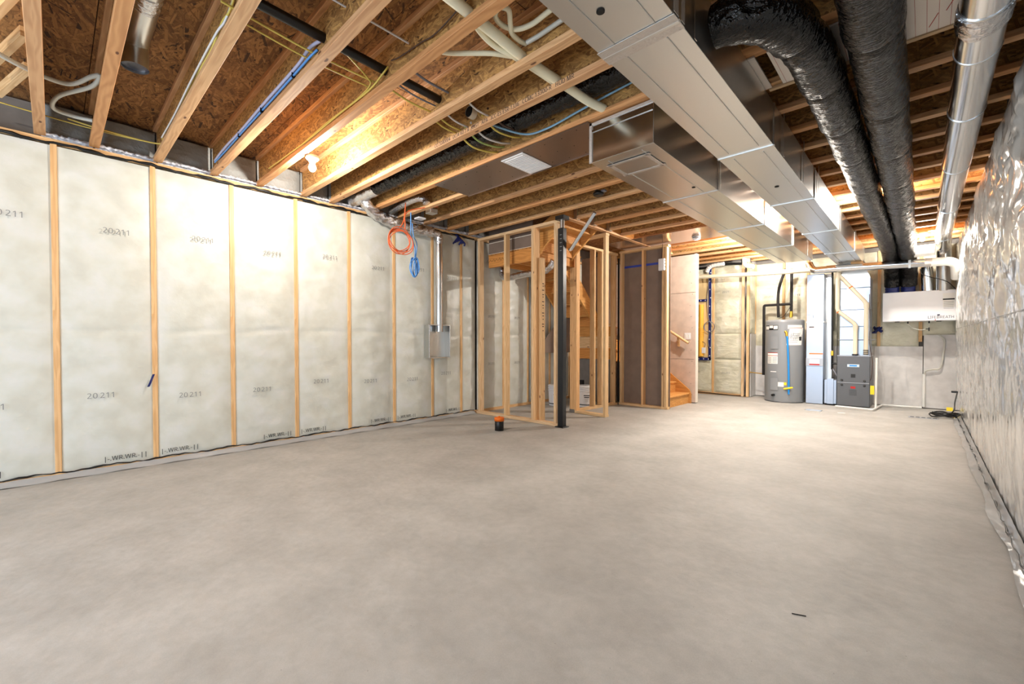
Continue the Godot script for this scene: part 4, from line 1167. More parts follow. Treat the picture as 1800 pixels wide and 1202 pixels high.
func stairs() -> void:
	var st := thing("lower_staircase", "lower wooden stair flight rising between the drywall and stud wall", "stairs", Vector3(1.96, 0, -7.38))
	for k in 6:
		part(st, "tread", bx(0.275, 0.03, 0.90, 0.008), M.stair, at(-0.10 - 0.235 * k, 0.19 * (k + 1) - 0.015, 0.0))
		part(st, "riser", bx(0.018, 0.16, 0.90, 0.001), M.stair, at(0.005 - 0.235 * k, 0.19 * k + 0.08, 0.0))
	part(st, "stringer", prism(PackedVector2Array([Vector2(0.06, 0.0), Vector2(0.06, 0.17), Vector2(0.03, 0.24), Vector2(-1.3, 1.32), Vector2(-1.3, 0.9), Vector2(-0.2, 0.0)]), 0.03), M.stair, at(0, 0, -0.465))
	# lower landing seen between the studs
	var ll := thing("lower_landing", "lower stair landing framed with pale and dark timber", "landing", Vector3(0.5, 0, -6.88))
	for e in [[1.09, 0.20, M.lumber[0]], [1.285, 0.18, M.stair], [0.885, 0.20, M.beam]]:
		stick(ll, "rim_beam", Vector3(-0.40, e[0], 0.0), Vector3(0.56, e[0], 0.0), 0.04, e[1], e[2])
	part(ll, "platform", bx(0.44, 0.02, 0.98, 0.001), M.osb, at(-0.18, 1.385, -0.49))
	part(ll, "edge_trim", bx(0.94, 0.03, 0.03, 0.002), M.lumber[3], at(0.08, 1.41, 0.01))
	part(ll, "backing_drywall", bx(0.74, 1.24, 0.013, 0.001), M.drywall, at(0.18, 2.04, -0.03))
	part(ll, "footing", bx(0.94, 0.78, 0.03, 0.004), M.concrete, at(0.08, 0.39, -0.01))
	var md := thing("middle_staircase", "steep open-backed wooden flight under the upper landing", "stairs", Vector3(0.5, 0, -6.85))
	for k in 5:
		var y := 1.36 + 0.205 * (k + 1)
		var z := 0.20 * k
		part(md, "tread", bx(0.60, 0.028, 0.25, 0.003), M.stair, at(-0.09, y, z + 0.12))
		part(md, "riser", bx(0.60, 0.18, 0.016, 0.001), M.beam, at(-0.09, y - 0.10, z + 0.01))
	for x in [-0.39, 0.23]:
		part(md, "stringer", prism(PackedVector2Array([Vector2(0, 1.25), Vector2(0, 1.55), Vector2(1.02, 2.56), Vector2(1.02, 2.22)]), 0.035), M.stair, Transform3D(Basis(Vector3(0, 0, 1), Vector3(0, 1, 0), Vector3(-1, 0, 0)), Vector3(x, 0, 0.02)))
	part(md, "drywall_gusset", prism(PackedVector2Array([Vector2(0.0, 0.9), Vector2(1.05, 0.9), Vector2(0.0, 1.85)]), 0.013), M.drywall_back, Transform3D(Basis(Vector3(0, 0, 1), Vector3(0, 1, 0), Vector3(-1, 0, 0)), Vector3(-0.36, 0, 0.05)))
	var ul := thing("upper_landing", "upper stair landing on orange timber beams with brown boards above", "landing", Vector3(0.5, 2.34, -5.2))
	stick(ul, "rim_beam", Vector3(-0.41, 0, 0.49), Vector3(0.48, 0, 0.49), 0.045, 0.18, M.beam)
	stick(ul, "rim_beam", Vector3(0.55, 0, 0.46), Vector3(0.55, 0, -0.55), 0.045, 0.17, M.beam)
	stick(ul, "rim_beam", Vector3(-0.41, 0, -0.55), Vector3(0.55, 0, -0.55), 0.045, 0.17, M.beam)
	for x in [-0.2, 0.15]:
		stick(ul, "floor_beam", Vector3(x, 0, 0.46), Vector3(x, 0, -0.52), 0.04, 0.17, M.beam)
	part(ul, "platform", bx(0.98, 0.02, 1.1, 0.001), M.osb, at(0.08, 0.10, -0.03))
	part(ul, "board", bx(0.90, 0.16, 0.013, 0.001), M.drywall_back, at(0.04, 0.20, 0.50))
	part(ul, "board", bx(0.90, 0.25, 0.013, 0.001), M.drywall_back, at(0.04, 0.415, 0.50))
	part(ul, "board_joint", bx(0.90, 0.008, 0.015, 0.001), M.core, at(0.04, 0.285, 0.50))
	part(ul, "board_edge", bx(0.90, 0.014, 0.02, 0.001), M.core, at(0.04, 0.112, 0.50))
	for k in 3:
		part(ul, "pencil_scribble", tube(spline([Vector3(-0.45 + 0.13 * k, 0.0, 0.514), Vector3(-0.42 + 0.13 * k, 0.035, 0.514), Vector3(-0.40 + 0.13 * k, -0.01, 0.514), Vector3(-0.37 + 0.13 * k, 0.03, 0.514), Vector3(-0.34 + 0.13 * k, 0.0, 0.514)], 5), 0.002, 4), M.ink_wood)
	upright(ul, 0.56, -0.40, -2.34, -0.09, 0.089, 0.089, M.lumber[2])
	part(ul, "post_foot", bx(0.10, 0.05, 0.10, 0.004), M.concrete, at(0.56, -2.315, -0.40))
	var uf := thing("upper_staircase", "short upper flight climbing from the landing to the floor above", "stairs", Vector3(1.08, 2.44, -5.2))
	var prof := PackedVector2Array([Vector2(0.0, -0.10), Vector2(0.07, -0.01), Vector2(0.44, 0.285), Vector2(0.51, 0.29), Vector2(0.51, 0.55), Vector2(0.0, 0.30)])
	for z in [-0.31, 0.44]:
		part(uf, "stringer", prism(prof, 0.035), M.stair, at(0, 0, z))
	for k in 3:
		part(uf, "tread", bx(0.20, 0.028, 0.70, 0.002), M.stair, at(0.10 + 0.155 * k, 0.10 + 0.15 * k, 0.065))
		part(uf, "riser", bx(0.016, 0.16, 0.70, 0.001), M.beam, at(0.02 + 0.155 * k, 0.02 + 0.15 * k, 0.065))
	var hd := thing("stair_header", "doubled timber header along the edge of the stair opening", "header", Vector3(1.635, JB + 0.15, -6.2))
	part(hd, "header_ply", bx(3.3, 0.29, 0.022, 0.001), M.beam, Transform3D(Basis(Vector3.UP, PI / 2), Vector3(-0.012, 0, 0)))
	part(hd, "header_ply", bx(3.3, 0.29, 0.022, 0.001), M.beam, Transform3D(Basis(Vector3.UP, PI / 2), Vector3(0.012, 0, 0)))
	part(hd, "lower_flange", bx(3.3, 0.03, 0.07, 0.002), M.flange[0], Transform3D(Basis(Vector3.UP, PI / 2), Vector3(0, -0.15, 0)))
	# foil duct below the landing
	single("closet_foil_duct", "foil-wrapped duct with elbows slung below the upper landing", "duct", tube(spline([Vector3(0.12, 2.27, -4.95), Vector3(0.16, 2.15, -4.93), Vector3(0.30, 2.10, -4.90), Vector3(0.7, 2.11, -4.87), Vector3(1.02, 2.11, -4.86), Vector3(1.16, 2.15, -4.86), Vector3(1.24, 2.24, -4.86)], 10), func(l: float, q: float) -> float: return 0.05 + 0.003 * sin(l * 80.0 + q), 18), M.foil)
	part(thing("sheathing_tape_strip", "vertical strip of dark tape with white dots on the closet wall film", "tape"), "strip", bx(0.004, 2.3, 0.055, 0.0), M.seal, at(0.055, 1.2, -5.76))
	for e in [[0.42, -5.98, 0.135, "white plastic pail with label behind the open partition"], [0.87, -6.22, 0.14, "white plastic pail with black printing under the stairs"]]:
		var b := thing("plastic_pail", e[3], "pail", Vector3(e[0], 0, e[1]), "pails under the stairs")
		var q: float = e[2]
		part(b, "body", lathe([[0.0, 0.0], [q * 0.88, 0.0], [q * 0.90, 0.01], [q, 0.34], [q, 0.36], [0.0, 0.36]], 28), M.white)
		for y in [0.27, 0.305, 0.335]:
			part(b, "rim_ring", lathe([[q * 0.9, y - 0.006], [q * 1.05, y - 0.004], [q * 1.05, y + 0.004], [q * 0.9, y + 0.006]], 28), M.white)
		part(b, "printed_band", lathe([[q * 0.906, 0.035], [q * 0.911, 0.035], [q * 0.914, 0.05], [q * 0.906, 0.05]], 28), M.ink)
		for k in 4:
			part(b, "printed_mark", bx(0.10 - 0.015 * k, 0.014 if k < 2 else 0.006, 0.002, 0.0), M.ink if k < 2 else M.ink_pale, Transform3D(Basis(Vector3.UP, 0.69), Vector3(0.61 * q, 0.20 - 0.03 * k, 0.735 * q)))
	part(thing("closet_pump_pit", "dark pump housing standing under the stairs between the pails", "pump", Vector3(0.62, 0, -6.45)), "housing", lathe([[0.0, 0.0], [0.16, 0.0], [0.16, 0.16], [0.10, 0.2], [0.05, 0.22], [0.05, 0.42], [0.0, 0.42]], 20), M.dark_wrap)

# ---------------------------------------------------------------- mechanical corner
func utilities() -> void:
	# water heater
	var wh := thing("water_heater", "grey cylindrical water heater with labels and a blue pipe", "water heater", Vector3(3.155, 0, -9.34))
	var R := 0.31
	part(wh, "tank", lathe([[0.0, 0.012], [R, 0.012], [R, 1.45], [R * 0.985, 1.485], [R * 0.93, 1.50], [0.0, 1.505]], 48), M.tank)
	part(wh, "base_ring", lathe([[R * 0.9, 0.0], [R * 1.005, 0.0], [R * 1.005, 0.02], [R * 0.9, 0.02]], 48), M.furnace)
	var skin := func(a0: float, a1: float, y0: float, y1: float, m: Material, called: String, slope := 0.0, lift := 0.002) -> MeshInstance3D:
		return part(wh, called, sheet(2, 10, func(i: int, j: int) -> Vector3:
			var a: float = deg_to_rad(lerpf(a0, a1, j / 9.0) + slope * i)
			return Vector3(sin(a) * (R + lift), [y0, y1][i], cos(a) * (R + lift)), false, true), m)
	skin.call(-58, -8, 1.315, 1.40, M.black_flat, "warning_label")
	skin.call(-57, -40, 1.325, 1.385, M.paper, "label_panel", 0.0, 0.003)
	skin.call(-38, -24, 1.35, 1.395, M.paper, "label_panel", 0.0, 0.003)
	skin.call(-22, -9, 1.33, 1.39, M.paper, "label_panel", 0.0, 0.003)
	skin.call(-30, -6, 0.97, 1.20, M.tank, "access_cover", 0.0, 0.014)
	skin.call(-30, -6, 0.22, 0.44, M.tank, "access_cover", 0.0, 0.014)
	skin.call(-45, -8, 0.70, 0.895, M.paper, "rating_label")
	skin.call(-45, -8, 0.84, 0.85, M.ink_red, "label_stripe", 0.0, 0.003)
	skin.call(-45, -8, 0.893, 0.905, M.ink_red, "label_stripe", 0.0, 0.003)
	for k in 5:
		skin.call(-43, -28, 0.72 + 0.022 * k, 0.728 + 0.022 * k, M.ink_pale, "label_line", 0.0, 0.003)
		skin.call(-25, -10, 0.72 + 0.022 * k, 0.728 + 0.022 * k, M.ink_pale, "label_line", 0.0, 0.003)
	skin.call(16, 66, 1.04, 1.35, M.paper, "energy_label", 10.0)
	skin.call(20, 70, 1.33, 1.40, M.paper, "energy_label")
	skin.call(22, 70, 1.345, 1.352, M.ink_red, "label_stripe", 0.0, 0.004)
	for k in 6:
		skin.call(24 + k * 2, 50 + k * 2, 1.09 + 0.03 * k, 1.096 + 0.03 * k, M.ink_pale, "label_line", 0.0, 0.004)
	skin.call(56, 66, 1.12, 1.19, M.ink, "label_block", 0.0, 0.004)
	skin.call(-12, 10, 0.29, 0.37, M.paper, "small_label")
	skin.call(11, 18, 0.32, 0.37, M.yellow, "yellow_sticker")
	skin.call(-32, -12, 0.548, 0.562, M.white, "printed_name", 0.0, 0.002)
	part(wh, "drain_valve", tube(path([Vector3(-0.1, 0.13, 0.28), Vector3(-0.115, 0.13, 0.35)]), 0.022, 12), M.black)
	var dp := thing("blue_drain_tube", "bright blue relief drain tube taped down the grey heater", "pipe", Vector3(3.155, 0, -9.34))
	part(dp, "tube", tube(spline([Vector3(0.095, 1.21, 0.315), Vector3(0.11, 1.1, 0.318), Vector3(0.13, 0.6, 0.312), Vector3(0.135, 0.16, 0.312)], 6), 0.015, 12), M.cyan)
	part(dp, "valve_head", tube(spline([Vector3(0.07, 1.29, 0.31), Vector3(0.09, 1.26, 0.315), Vector3(0.096, 1.20, 0.315)], 5), 0.02, 12), M.brass)
	part(dp, "tag_wrap", bx(0.15, 0.03, 0.03, 0.01), M.yellow, Transform3D(Basis(Vector3(0, 0, 1), 0.25), Vector3(0.13, 0.27, 0.33)))
	var pp := thing("insulated_water_pipes", "black foam-insulated water pipes rising above the heater", "pipe", Vector3(3.0, 0, -9.5))
	part(pp, "cold_pipe", tube(spline([Vector3(0.045, 1.56, 0.12), Vector3(0.03, 1.9, 0.10), Vector3(0.05, 2.15, 0.08), Vector3(0.14, 2.46, 0.06)], 8), 0.024, 14), M.dark_wrap)
	part(pp, "hot_pipe", tube(path([Vector3(0.245, 1.66, 0.10), Vector3(0.24, 2.45, 0.06)]), 0.024, 14), M.dark_wrap)
	part(pp, "branch_pipe", tube(bend([Vector3(0.245, 1.80, 0.10), Vector3(-0.215, 1.80, 0.05), Vector3(-0.215, 0.46, 0.05)], 0.03), 0.024, 14), M.dark_wrap)
	part(pp, "brass_valve", tube(path([Vector3(0.245, 1.66, 0.10), Vector3(0.245, 1.55, 0.11)]), 0.026, 14), M.brass)
	part(pp, "copper_stub", tube(path([Vector3(-0.215, 0.48, 0.05), Vector3(-0.5, 0.50, 0.0)]), 0.009, 10), M.brass)
	part(pp, "ground_wire", tube(spline([Vector3(0.05, 1.54, 0.13), Vector3(0.13, 1.57, 0.15), Vector3(0.20, 1.68, 0.14), Vector3(0.24, 1.76, 0.12)], 6), 0.005, 6), M.black)
	# supply column
	var pc := thing("supply_column", "tall pale sheet metal filter column beside the water heater", "duct", Vector3(3.635, 0, -9.42))
	part(pc, "lower_section", bx(0.25, 1.43, 0.34, 0.003), M.plenum, at(0, 0.725, 0))
	part(pc, "upper_section", bx(0.25, 0.84, 0.34, 0.003), M.plenum, at(0, 1.87, 0))
	part(pc, "slip_joint", bx(0.268, 0.03, 0.355, 0.004), M.duct, at(0, 1.447, 0))
	part(pc, "filter_door", bx(0.255, 0.14, 0.02, 0.003), M.furnace_trim, at(0, 0.74, 0.175))
	part(pc, "filter_label", bx(0.15, 0.10, 0.003, 0.0), M.badge, at(0, 0.745, 0.187))
	part(pc, "label_stripe", bx(0.15, 0.022, 0.003, 0.0), M.red, at(0, 0.70, 0.188))
	part(pc, "paper_notice", bx(0.12, 0.20, 0.002, 0.0), M.pink_paper, at(-0.05, 1.29, 0.172))
	part(pc, "notice_heading", bx(0.07, 0.018, 0.001, 0.0), M.ink, at(-0.05, 1.36, 0.1735))
	part(pc, "orange_tape", bx(0.2, 0.02, 0.003, 0.0), M.orange, at(0.02, 0.89, 0.172))
	part(pc, "paper_flap", bx(0.2, 0.06, 0.003, 0.0), M.paper, at(0.0, 0.845, 0.174))
	part(pc, "thermostat_wire", tube(bend([Vector3(-0.12, 1.58, 0.174), Vector3(-0.03, 1.58, 0.174), Vector3(-0.03, 1.52, 0.174)], 0.01), 0.004, 6), M.cable_grey)
	var rc := single("return_drop", "narrow dull return duct strip behind the filter column", "duct", join([[bx(0.10, 2.3, 0.10, 0.003), at(0, 1.16, 0)], [bx(0.104, 0.02, 0.104, 0.002), at(0, 1.5, 0)]]), M.duct, at(3.80, 0, -9.56))
	rc.set_meta("group", "ducts beside the furnace")
	var bt := thing("return_boot", "low pale duct boot between the column and furnace", "duct", Vector3(3.865, 0, -9.40))
	part(bt, "body", bx(0.17, 0.41, 0.30, 0.003), M.plenum, at(0, 0.235, 0))
	part(bt, "front_cover", bx(0.095, 0.44, 0.02, 0.003), M.plenum, at(0.0, 0.245, 0.155))
	part(bt, "foot", bx(0.17, 0.03, 0.28, 0.0), M.black_flat, at(0, 0.015, 0))
	# furnace
	var fu := thing("furnace", "charcoal grey gas furnace with two removable front doors", "furnace", Vector3(4.18, 0, -9.48))
	part(fu, "cabinet", bx(0.44, 0.84, 0.56, 0.004), M.furnace, at(0, 0.44, -0.005))
	part(fu, "upper_door", bx(0.43, 0.44, 0.014, 0.004), M.furnace, at(0, 0.635, 0.28))
	part(fu, "lower_door", bx(0.43, 0.385, 0.014, 0.004), M.furnace, at(0, 0.215, 0.28))
	part(fu, "door_rail", bx(0.42, 0.010, 0.018, 0.002), M.furnace_trim, at(0, 0.412, 0.282))
	part(fu, "top_flange", bx(0.445, 0.012, 0.57, 0.002), M.furnace_trim, at(0, 0.862, -0.005))
	for e in [[-0.15, 0.452], [0.15, 0.452], [-0.15, 0.372], [0.15, 0.372]]:
		part(fu, "door_knob", lathe([[0.0, 0.0], [0.017, 0.0], [0.017, 0.012], [0.0, 0.014]], 14), M.black, Transform3D(Basis(Vector3.RIGHT, PI / 2), Vector3(e[0], e[1], 0.286)))
	part(fu, "badge", bx(0.16, 0.045, 0.004, 0.001), M.badge, at(0.0, 0.70, 0.289))
	part(fu, "badge_print", bx(0.10, 0.022, 0.002, 0.0), M.cyan, at(0.0, 0.70, 0.2912))
	part(fu, "red_label", bx(0.065, 0.036, 0.003, 0.001), M.red, at(0, 0.335, 0.288))
	for k in 5:
		part(fu, "printed_line", bx(0.10, 0.005, 0.001, 0.0), M.ink, at(0, 0.29 - 0.02 * k, 0.2878))
	part(fu, "printed_line", bx(0.06, 0.06, 0.0012, 0.0), M.ink, at(0.0, 0.53, 0.2876))
	var pl := thing("furnace_plenum", "bright sheet metal plenum standing on the furnace top", "duct", Vector3(4.18, 0.868, -9.52))
	for e in [[0.0, 0.26], [0.265, 0.22], [0.49, 0.28], [0.775, 0.36], [1.14, 0.16]]:
		part(pl, "plenum_section", bx(0.40, e[1], 0.42, 0.004), M.plenum, at(0, e[0] + e[1] / 2, 0))
	part(pl, "transition", prism(PackedVector2Array([Vector2(-0.20, 1.30), Vector2(0.20, 1.30), Vector2(0.10, 1.56), Vector2(-0.25, 1.56)]), 0.42), M.duct, at(0, 0, 0))
	part(pl, "coil_line", tube(line(Vector3(-0.22, 0.265, 0.215), Vector3(0.28, 0.265, 0.215), 2), 0.006, 8), M.cable_grey)
	# plastic vent pipes
	var v1 := thing("plastic_vent_pipe", "cream plastic vent pipe with a low diagonal offset to the furnace", "pipe", Vector3(4.2, 0.88, -9.22))
	part(v1, "pipe", tube(bend([Vector3(0.0, 0.0, 0), Vector3(0.0, 0.51, 0), Vector3(-0.245, 0.75, 0.02), Vector3(-0.245, 1.40, 0.02)], 0.05), 0.029, 18), M.pvc)
	part(v1, "coupling", tube(path([Vector3(0, 0.42, 0), Vector3(0, 0.50, 0)]), 0.034, 18), M.pvc)
	part(v1, "collar", tube(path([Vector3(0, -0.01, 0), Vector3(0, 0.015, 0)]), 0.042, 18), M.black)
	part(v1, "primer_ring", tube(path([Vector3(-0.235, 0.735, 0.02), Vector3(-0.225, 0.725, 0.019)]), 0.031, 18), M.orange)
	var v2 := thing("plastic_vent_pipe", "cream plastic vent pipe with a high diagonal offset and rubber coupling", "pipe", Vector3(4.335, 0.88, -9.27))
	part(v2, "pipe", tube(bend([Vector3(0.0, 0.0, 0), Vector3(0.0, 0.86, 0), Vector3(-0.37, 1.36, 0.03), Vector3(-0.37, 1.43, 0.03)], 0.06), 0.031, 18), M.pvc)
	part(v2, "coupling", tube(path([Vector3(0, 0.78, 0), Vector3(0, 0.87, 0)]), 0.036, 18), M.pvc)
	for y in [0.01, 0.04, 0.07]:
		part(v2, "rubber_ring", tube(path([Vector3(0, y, 0), Vector3(0, y + 0.014, 0)]), 0.036, 18), M.black)
	part(v2, "primer_ring", tube(path([Vector3(-0.20, 1.13, 0.016), Vector3(-0.21, 1.145, 0.017)]), 0.033, 18), M.orange)
	part(v2, "wire_wrap", tube(spline([Vector3(0.04, 1.0, 0.03), Vector3(0.05, 0.5, 0.04), Vector3(0.05, 0.2, 0.05), Vector3(0.09, -0.1, 0.05), Vector3(0.08, -0.35, 0.05), Vector3(0.05, -0.45, 0.0)], 8), 0.005, 6), M.cable_brown)
	var gp := thing("gas_pipe", "thin black gas line with brass valve beside the furnace", "pipe", Vector3(3.875, 0, -9.34))
	part(gp, "riser", tube(path([Vector3(0, 0.95, 0), Vector3(-0.01, 2.36, 0)]), 0.015, 12), M.black)
	part(gp, "brass_valve", bx(0.04, 0.09, 0.04, 0.008), M.brass, at(0, 0.90, 0))
	part(gp, "drip_leg", tube(path([Vector3(0, 0.86, 0), Vector3(0, 0.62, 0)]), 0.017, 12), M.black)
	part(gp, "tee", tube(path([Vector3(0, 0.72, 0), Vector3(0.09, 0.72, 0)]), 0.015, 12), M.black)
	part(gp, "flex_line", tube(spline([Vector3(0.01, 0.63, 0), Vector3(0.05, 0.56, 0.02), Vector3(0.08, 0.50, 0.02)], 6), 0.012, 10), M.cable_grey)
	single("conduit_riser", "pale vertical conduit beside the black gas line", "pipe", tube(path([Vector3(3.835, 0.0, -9.53), Vector3(3.835, 2.4, -9.53)]), 0.012, 12), M.brass)
	var wp := thing("waste_pipe", "long cream plastic pipe crossing above the water heater", "pipe", Vector3(2.6, 2.38, -9.12))
	part(wp, "pipe", tube(path([Vector3(-1.0, 0.05, 0), Vector3(0.02, 0.0, 0)]), 0.038, 18), M.pvc)
	part(wp, "pipe", tube(path([Vector3(-0.02, 0.002, 0), Vector3(1.02, -0.03, 0)]), 0.041, 18), M.pvc)
	# condensate drain on the floor
	var cd := thing("condensate_pipe", "white plastic condensate pipe running along the floor to the wall", "pipe", Vector3(4.4, 0, -9.1))
	part(cd, "pipe", tube(bend([Vector3(-0.42, 0.03, 0.16), Vector3(-0.40, 0.035, 0.19), Vector3(0.06, 0.03, 0.22), Vector3(0.13, 0.03, -0.55), Vector3(0.62, 0.03, -0.60)], 0.03), 0.014, 12), M.pvc_white)
	part(cd, "riser", tube(path([Vector3(0.085, 0.03, 0.05), Vector3(0.085, 0.84, 0.0)]), 0.014, 12), M.pvc_white)
	part(cd, "wall_riser", tube(path([Vector3(0.64, 0.03, -0.74), Vector3(0.64, 0.57, -0.755)]), 0.02, 12), M.pvc_white)
	part(cd, "clear_tube", tube(spline([Vector3(0.64, 0.55, -0.75), Vector3(0.66, 0.62, -0.74), Vector3(0.74, 0.65, -0.74), Vector3(0.83, 0.68, -0.74), Vector3(0.86, 0.9, -0.74), Vector3(0.87, 1.12, -0.74), Vector3(0.81, 1.21, -0.73)], 10), 0.012, 10), M.hose_clear)
	part(cd, "yellow_tag", bx(0.05, 0.14, 0.003, 0.0), M.yellow, at(0.045, 0.33, 0.14))
	# ventilator
	var hv := thing("ventilator_unit", "white rectangular heat recovery ventilator hung on the utility wall", "ventilator", Vector3(4.96, 1.67, -9.70))
	part(hv, "case", bx(0.87, 0.48, 0.32, 0.006), M.white)
	part(hv, "front_door", bx(0.865, 0.475, 0.014, 0.005), M.white, at(0, 0, 0.165))
	stamp(hv, "LIFEBREATH", 0.052, M.ink_navy, Vector3(0.26, -0.185, 0.1725), Vector3.BACK)
	part(hv, "logo_dot", bx(0.012, 0.012, 0.001, 0.0), M.red, at(0.20, -0.225, 0.1725))
	part(hv, "logo_leaf", bx(0.03, 0.02, 0.001, 0.0), M.ink_navy, at(0.235, -0.15, 0.1725))
	part(hv, "data_label", bx(0.13, 0.22, 0.001, 0.0), M.paper, at(0.345, 0.075, 0.1725))
	part(hv, "label_bar", bx(0.13, 0.022, 0.0012, 0.0), M.ink, at(0.345, 0.09, 0.1732))
	for k in 5:
		part(hv, "label_line", bx(0.11, 0.006, 0.0012, 0.0), M.ink_pale, at(0.345, 0.05 - 0.025 * k, 0.1732))
	for x in [-0.25, 0.24]:
		part(hv, "door_latch", bx(0.06, 0.012, 0.03, 0.003), M.black, at(x, -0.246, 0.14))
	for x in [-0.12, 0.13]:
		part(hv, "drain_spout", tube(path([Vector3(x, -0.24, 0.1), Vector3(x, -0.275, 0.1)]), 0.01, 10), M.black)
	var vt := thing("drain_tee", "small black drain tee on clear tubing under the ventilator", "pipe fitting", Vector3(5.09, 1.30, -9.60))
	part(vt, "tee", join([[bx(0.014, 0.06, 0.014, 0.004), at(0, 0, 0)], [bx(0.05, 0.014, 0.014, 0.004), at(-0.015, 0.005, 0)]]), M.black)
	part(vt, "clear_tube", tube(spline([Vector3(0, 0.03, 0), Vector3(0, 0.10, 0), Vector3(0, 0.11, 0)], 4), 0.005, 8), M.hose_clear)
	part(vt, "cross_tube", tube(spline([Vector3(-0.03, 0.005, 0), Vector3(-0.10, -0.01, 0), Vector3(-0.2, 0.03, 0), Vector3(-0.25, 0.10, 0)], 8), 0.005, 8), M.hose_clear)
	run("thin black wire drooping in front of the ventilator drop pipes", [Vector3(4.98, 2.24, -9.35), Vector3(5.0, 2.16, -9.36), Vector3(5.10, 2.10, -9.36), Vector3(5.20, 2.06, -9.36), Vector3(5.30, 2.0, -9.4), Vector3(5.38, 1.9, -9.5)], 0.006, M.black, "wires at the ventilator")
	var tw := []
	var rr := RandomNumberGenerator.new()
	rr.seed = 6
	for k in 9:
		tw.append([bx(0.09, 0.05, 0.012, 0.004), Transform3D(Basis.from_euler(Vector3(rr.randf() * 3, rr.randf() * 3, rr.randf() * 3)), Vector3(rr.randf_range(-0.05, 0.05), rr.randf_range(-0.04, 0.04), rr.randf_range(-0.02, 0.02)))])
	single("blue_tape_wad", "crumpled wad of dark blue tape on the utility wall", "tape", join(tw), M.blue_tape, at(4.44, 1.30, -9.82))
	# extension cord, floor plates and scraps
	var ec := PackedVector3Array()
	for k in 130:
		var a := k * 0.29
		ec.append(Vector3(cos(a) * (0.12 + 0.04 * sin(k * 0.13)), 0.012 + 0.03 * absf(sin(k * 0.37)) + 0.0003 * k, sin(a) * (0.09 + 0.03 * sin(k * 0.21))))
	var cord := thing("power_cord", "tangled black power cord lying on the floor in the corner", "cord", Vector3(5.26, 0, -8.85))
	part(cord, "tangle", tube(ec, 0.008, 7), M.black)
	part(cord, "lead", tube(spline([Vector3(0.05, 0.05, 0.0), Vector3(0.10, 0.12, -0.05), Vector3(0.11, 0.22, -0.15), Vector3(0.14, 0.36, -0.3)], 8), 0.008, 7), M.black)
	part(cord, "plug", bx(0.07, 0.03, 0.03, 0.006), M.black, at(0.11, 0.36, -0.30))
	part(cord, "warning_tag", bx(0.07, 0.06, 0.002, 0.0), M.yellow, Transform3D(Basis(Vector3.RIGHT, -0.5), Vector3(0.07, 0.07, -0.55)))
	single("floor_drain_cover", "small rectangular steel floor drain cover near the heater", "drain cover", join([[bx(0.22, 0.006, 0.16, 0.002), Transform3D()], [bx(0.06, 0.003, 0.03, 0.001), at(0, 0.004, 0)]]), M.duct, at(3.76, 0.004, -8.36))
	var fg := thing("floor_grate", "long flat floor grate beside the black power cord", "grate", Vector3(5.04, 0.004, -8.62))
	part(fg, "plate", bx(0.32, 0.006, 0.12, 0.002), M.furnace_trim)
	for k in 5:
		part(fg, "slot", bx(0.04, 0.002, 0.05, 0.0005), M.ink, at(-0.12 + 0.06 * k, 0.0035, 0))
	single("paper_scrap", "scrap of white paper on the floor before the furnace", "paper", bx(0.09, 0.002, 0.06, 0.0), M.paper, Transform3D(Basis(Vector3.UP, 0.4), Vector3(4.12, 0.0015, -8.36)))
	single("stick_scrap", "thin dark splinter lying on the open concrete floor", "splinter", bx(0.05, 0.003, 0.004, 0.001), M.dark_wrap, Transform3D(Basis(Vector3.UP, 0.4), Vector3(4.68, 0.0018, -2.05)))
	niche()

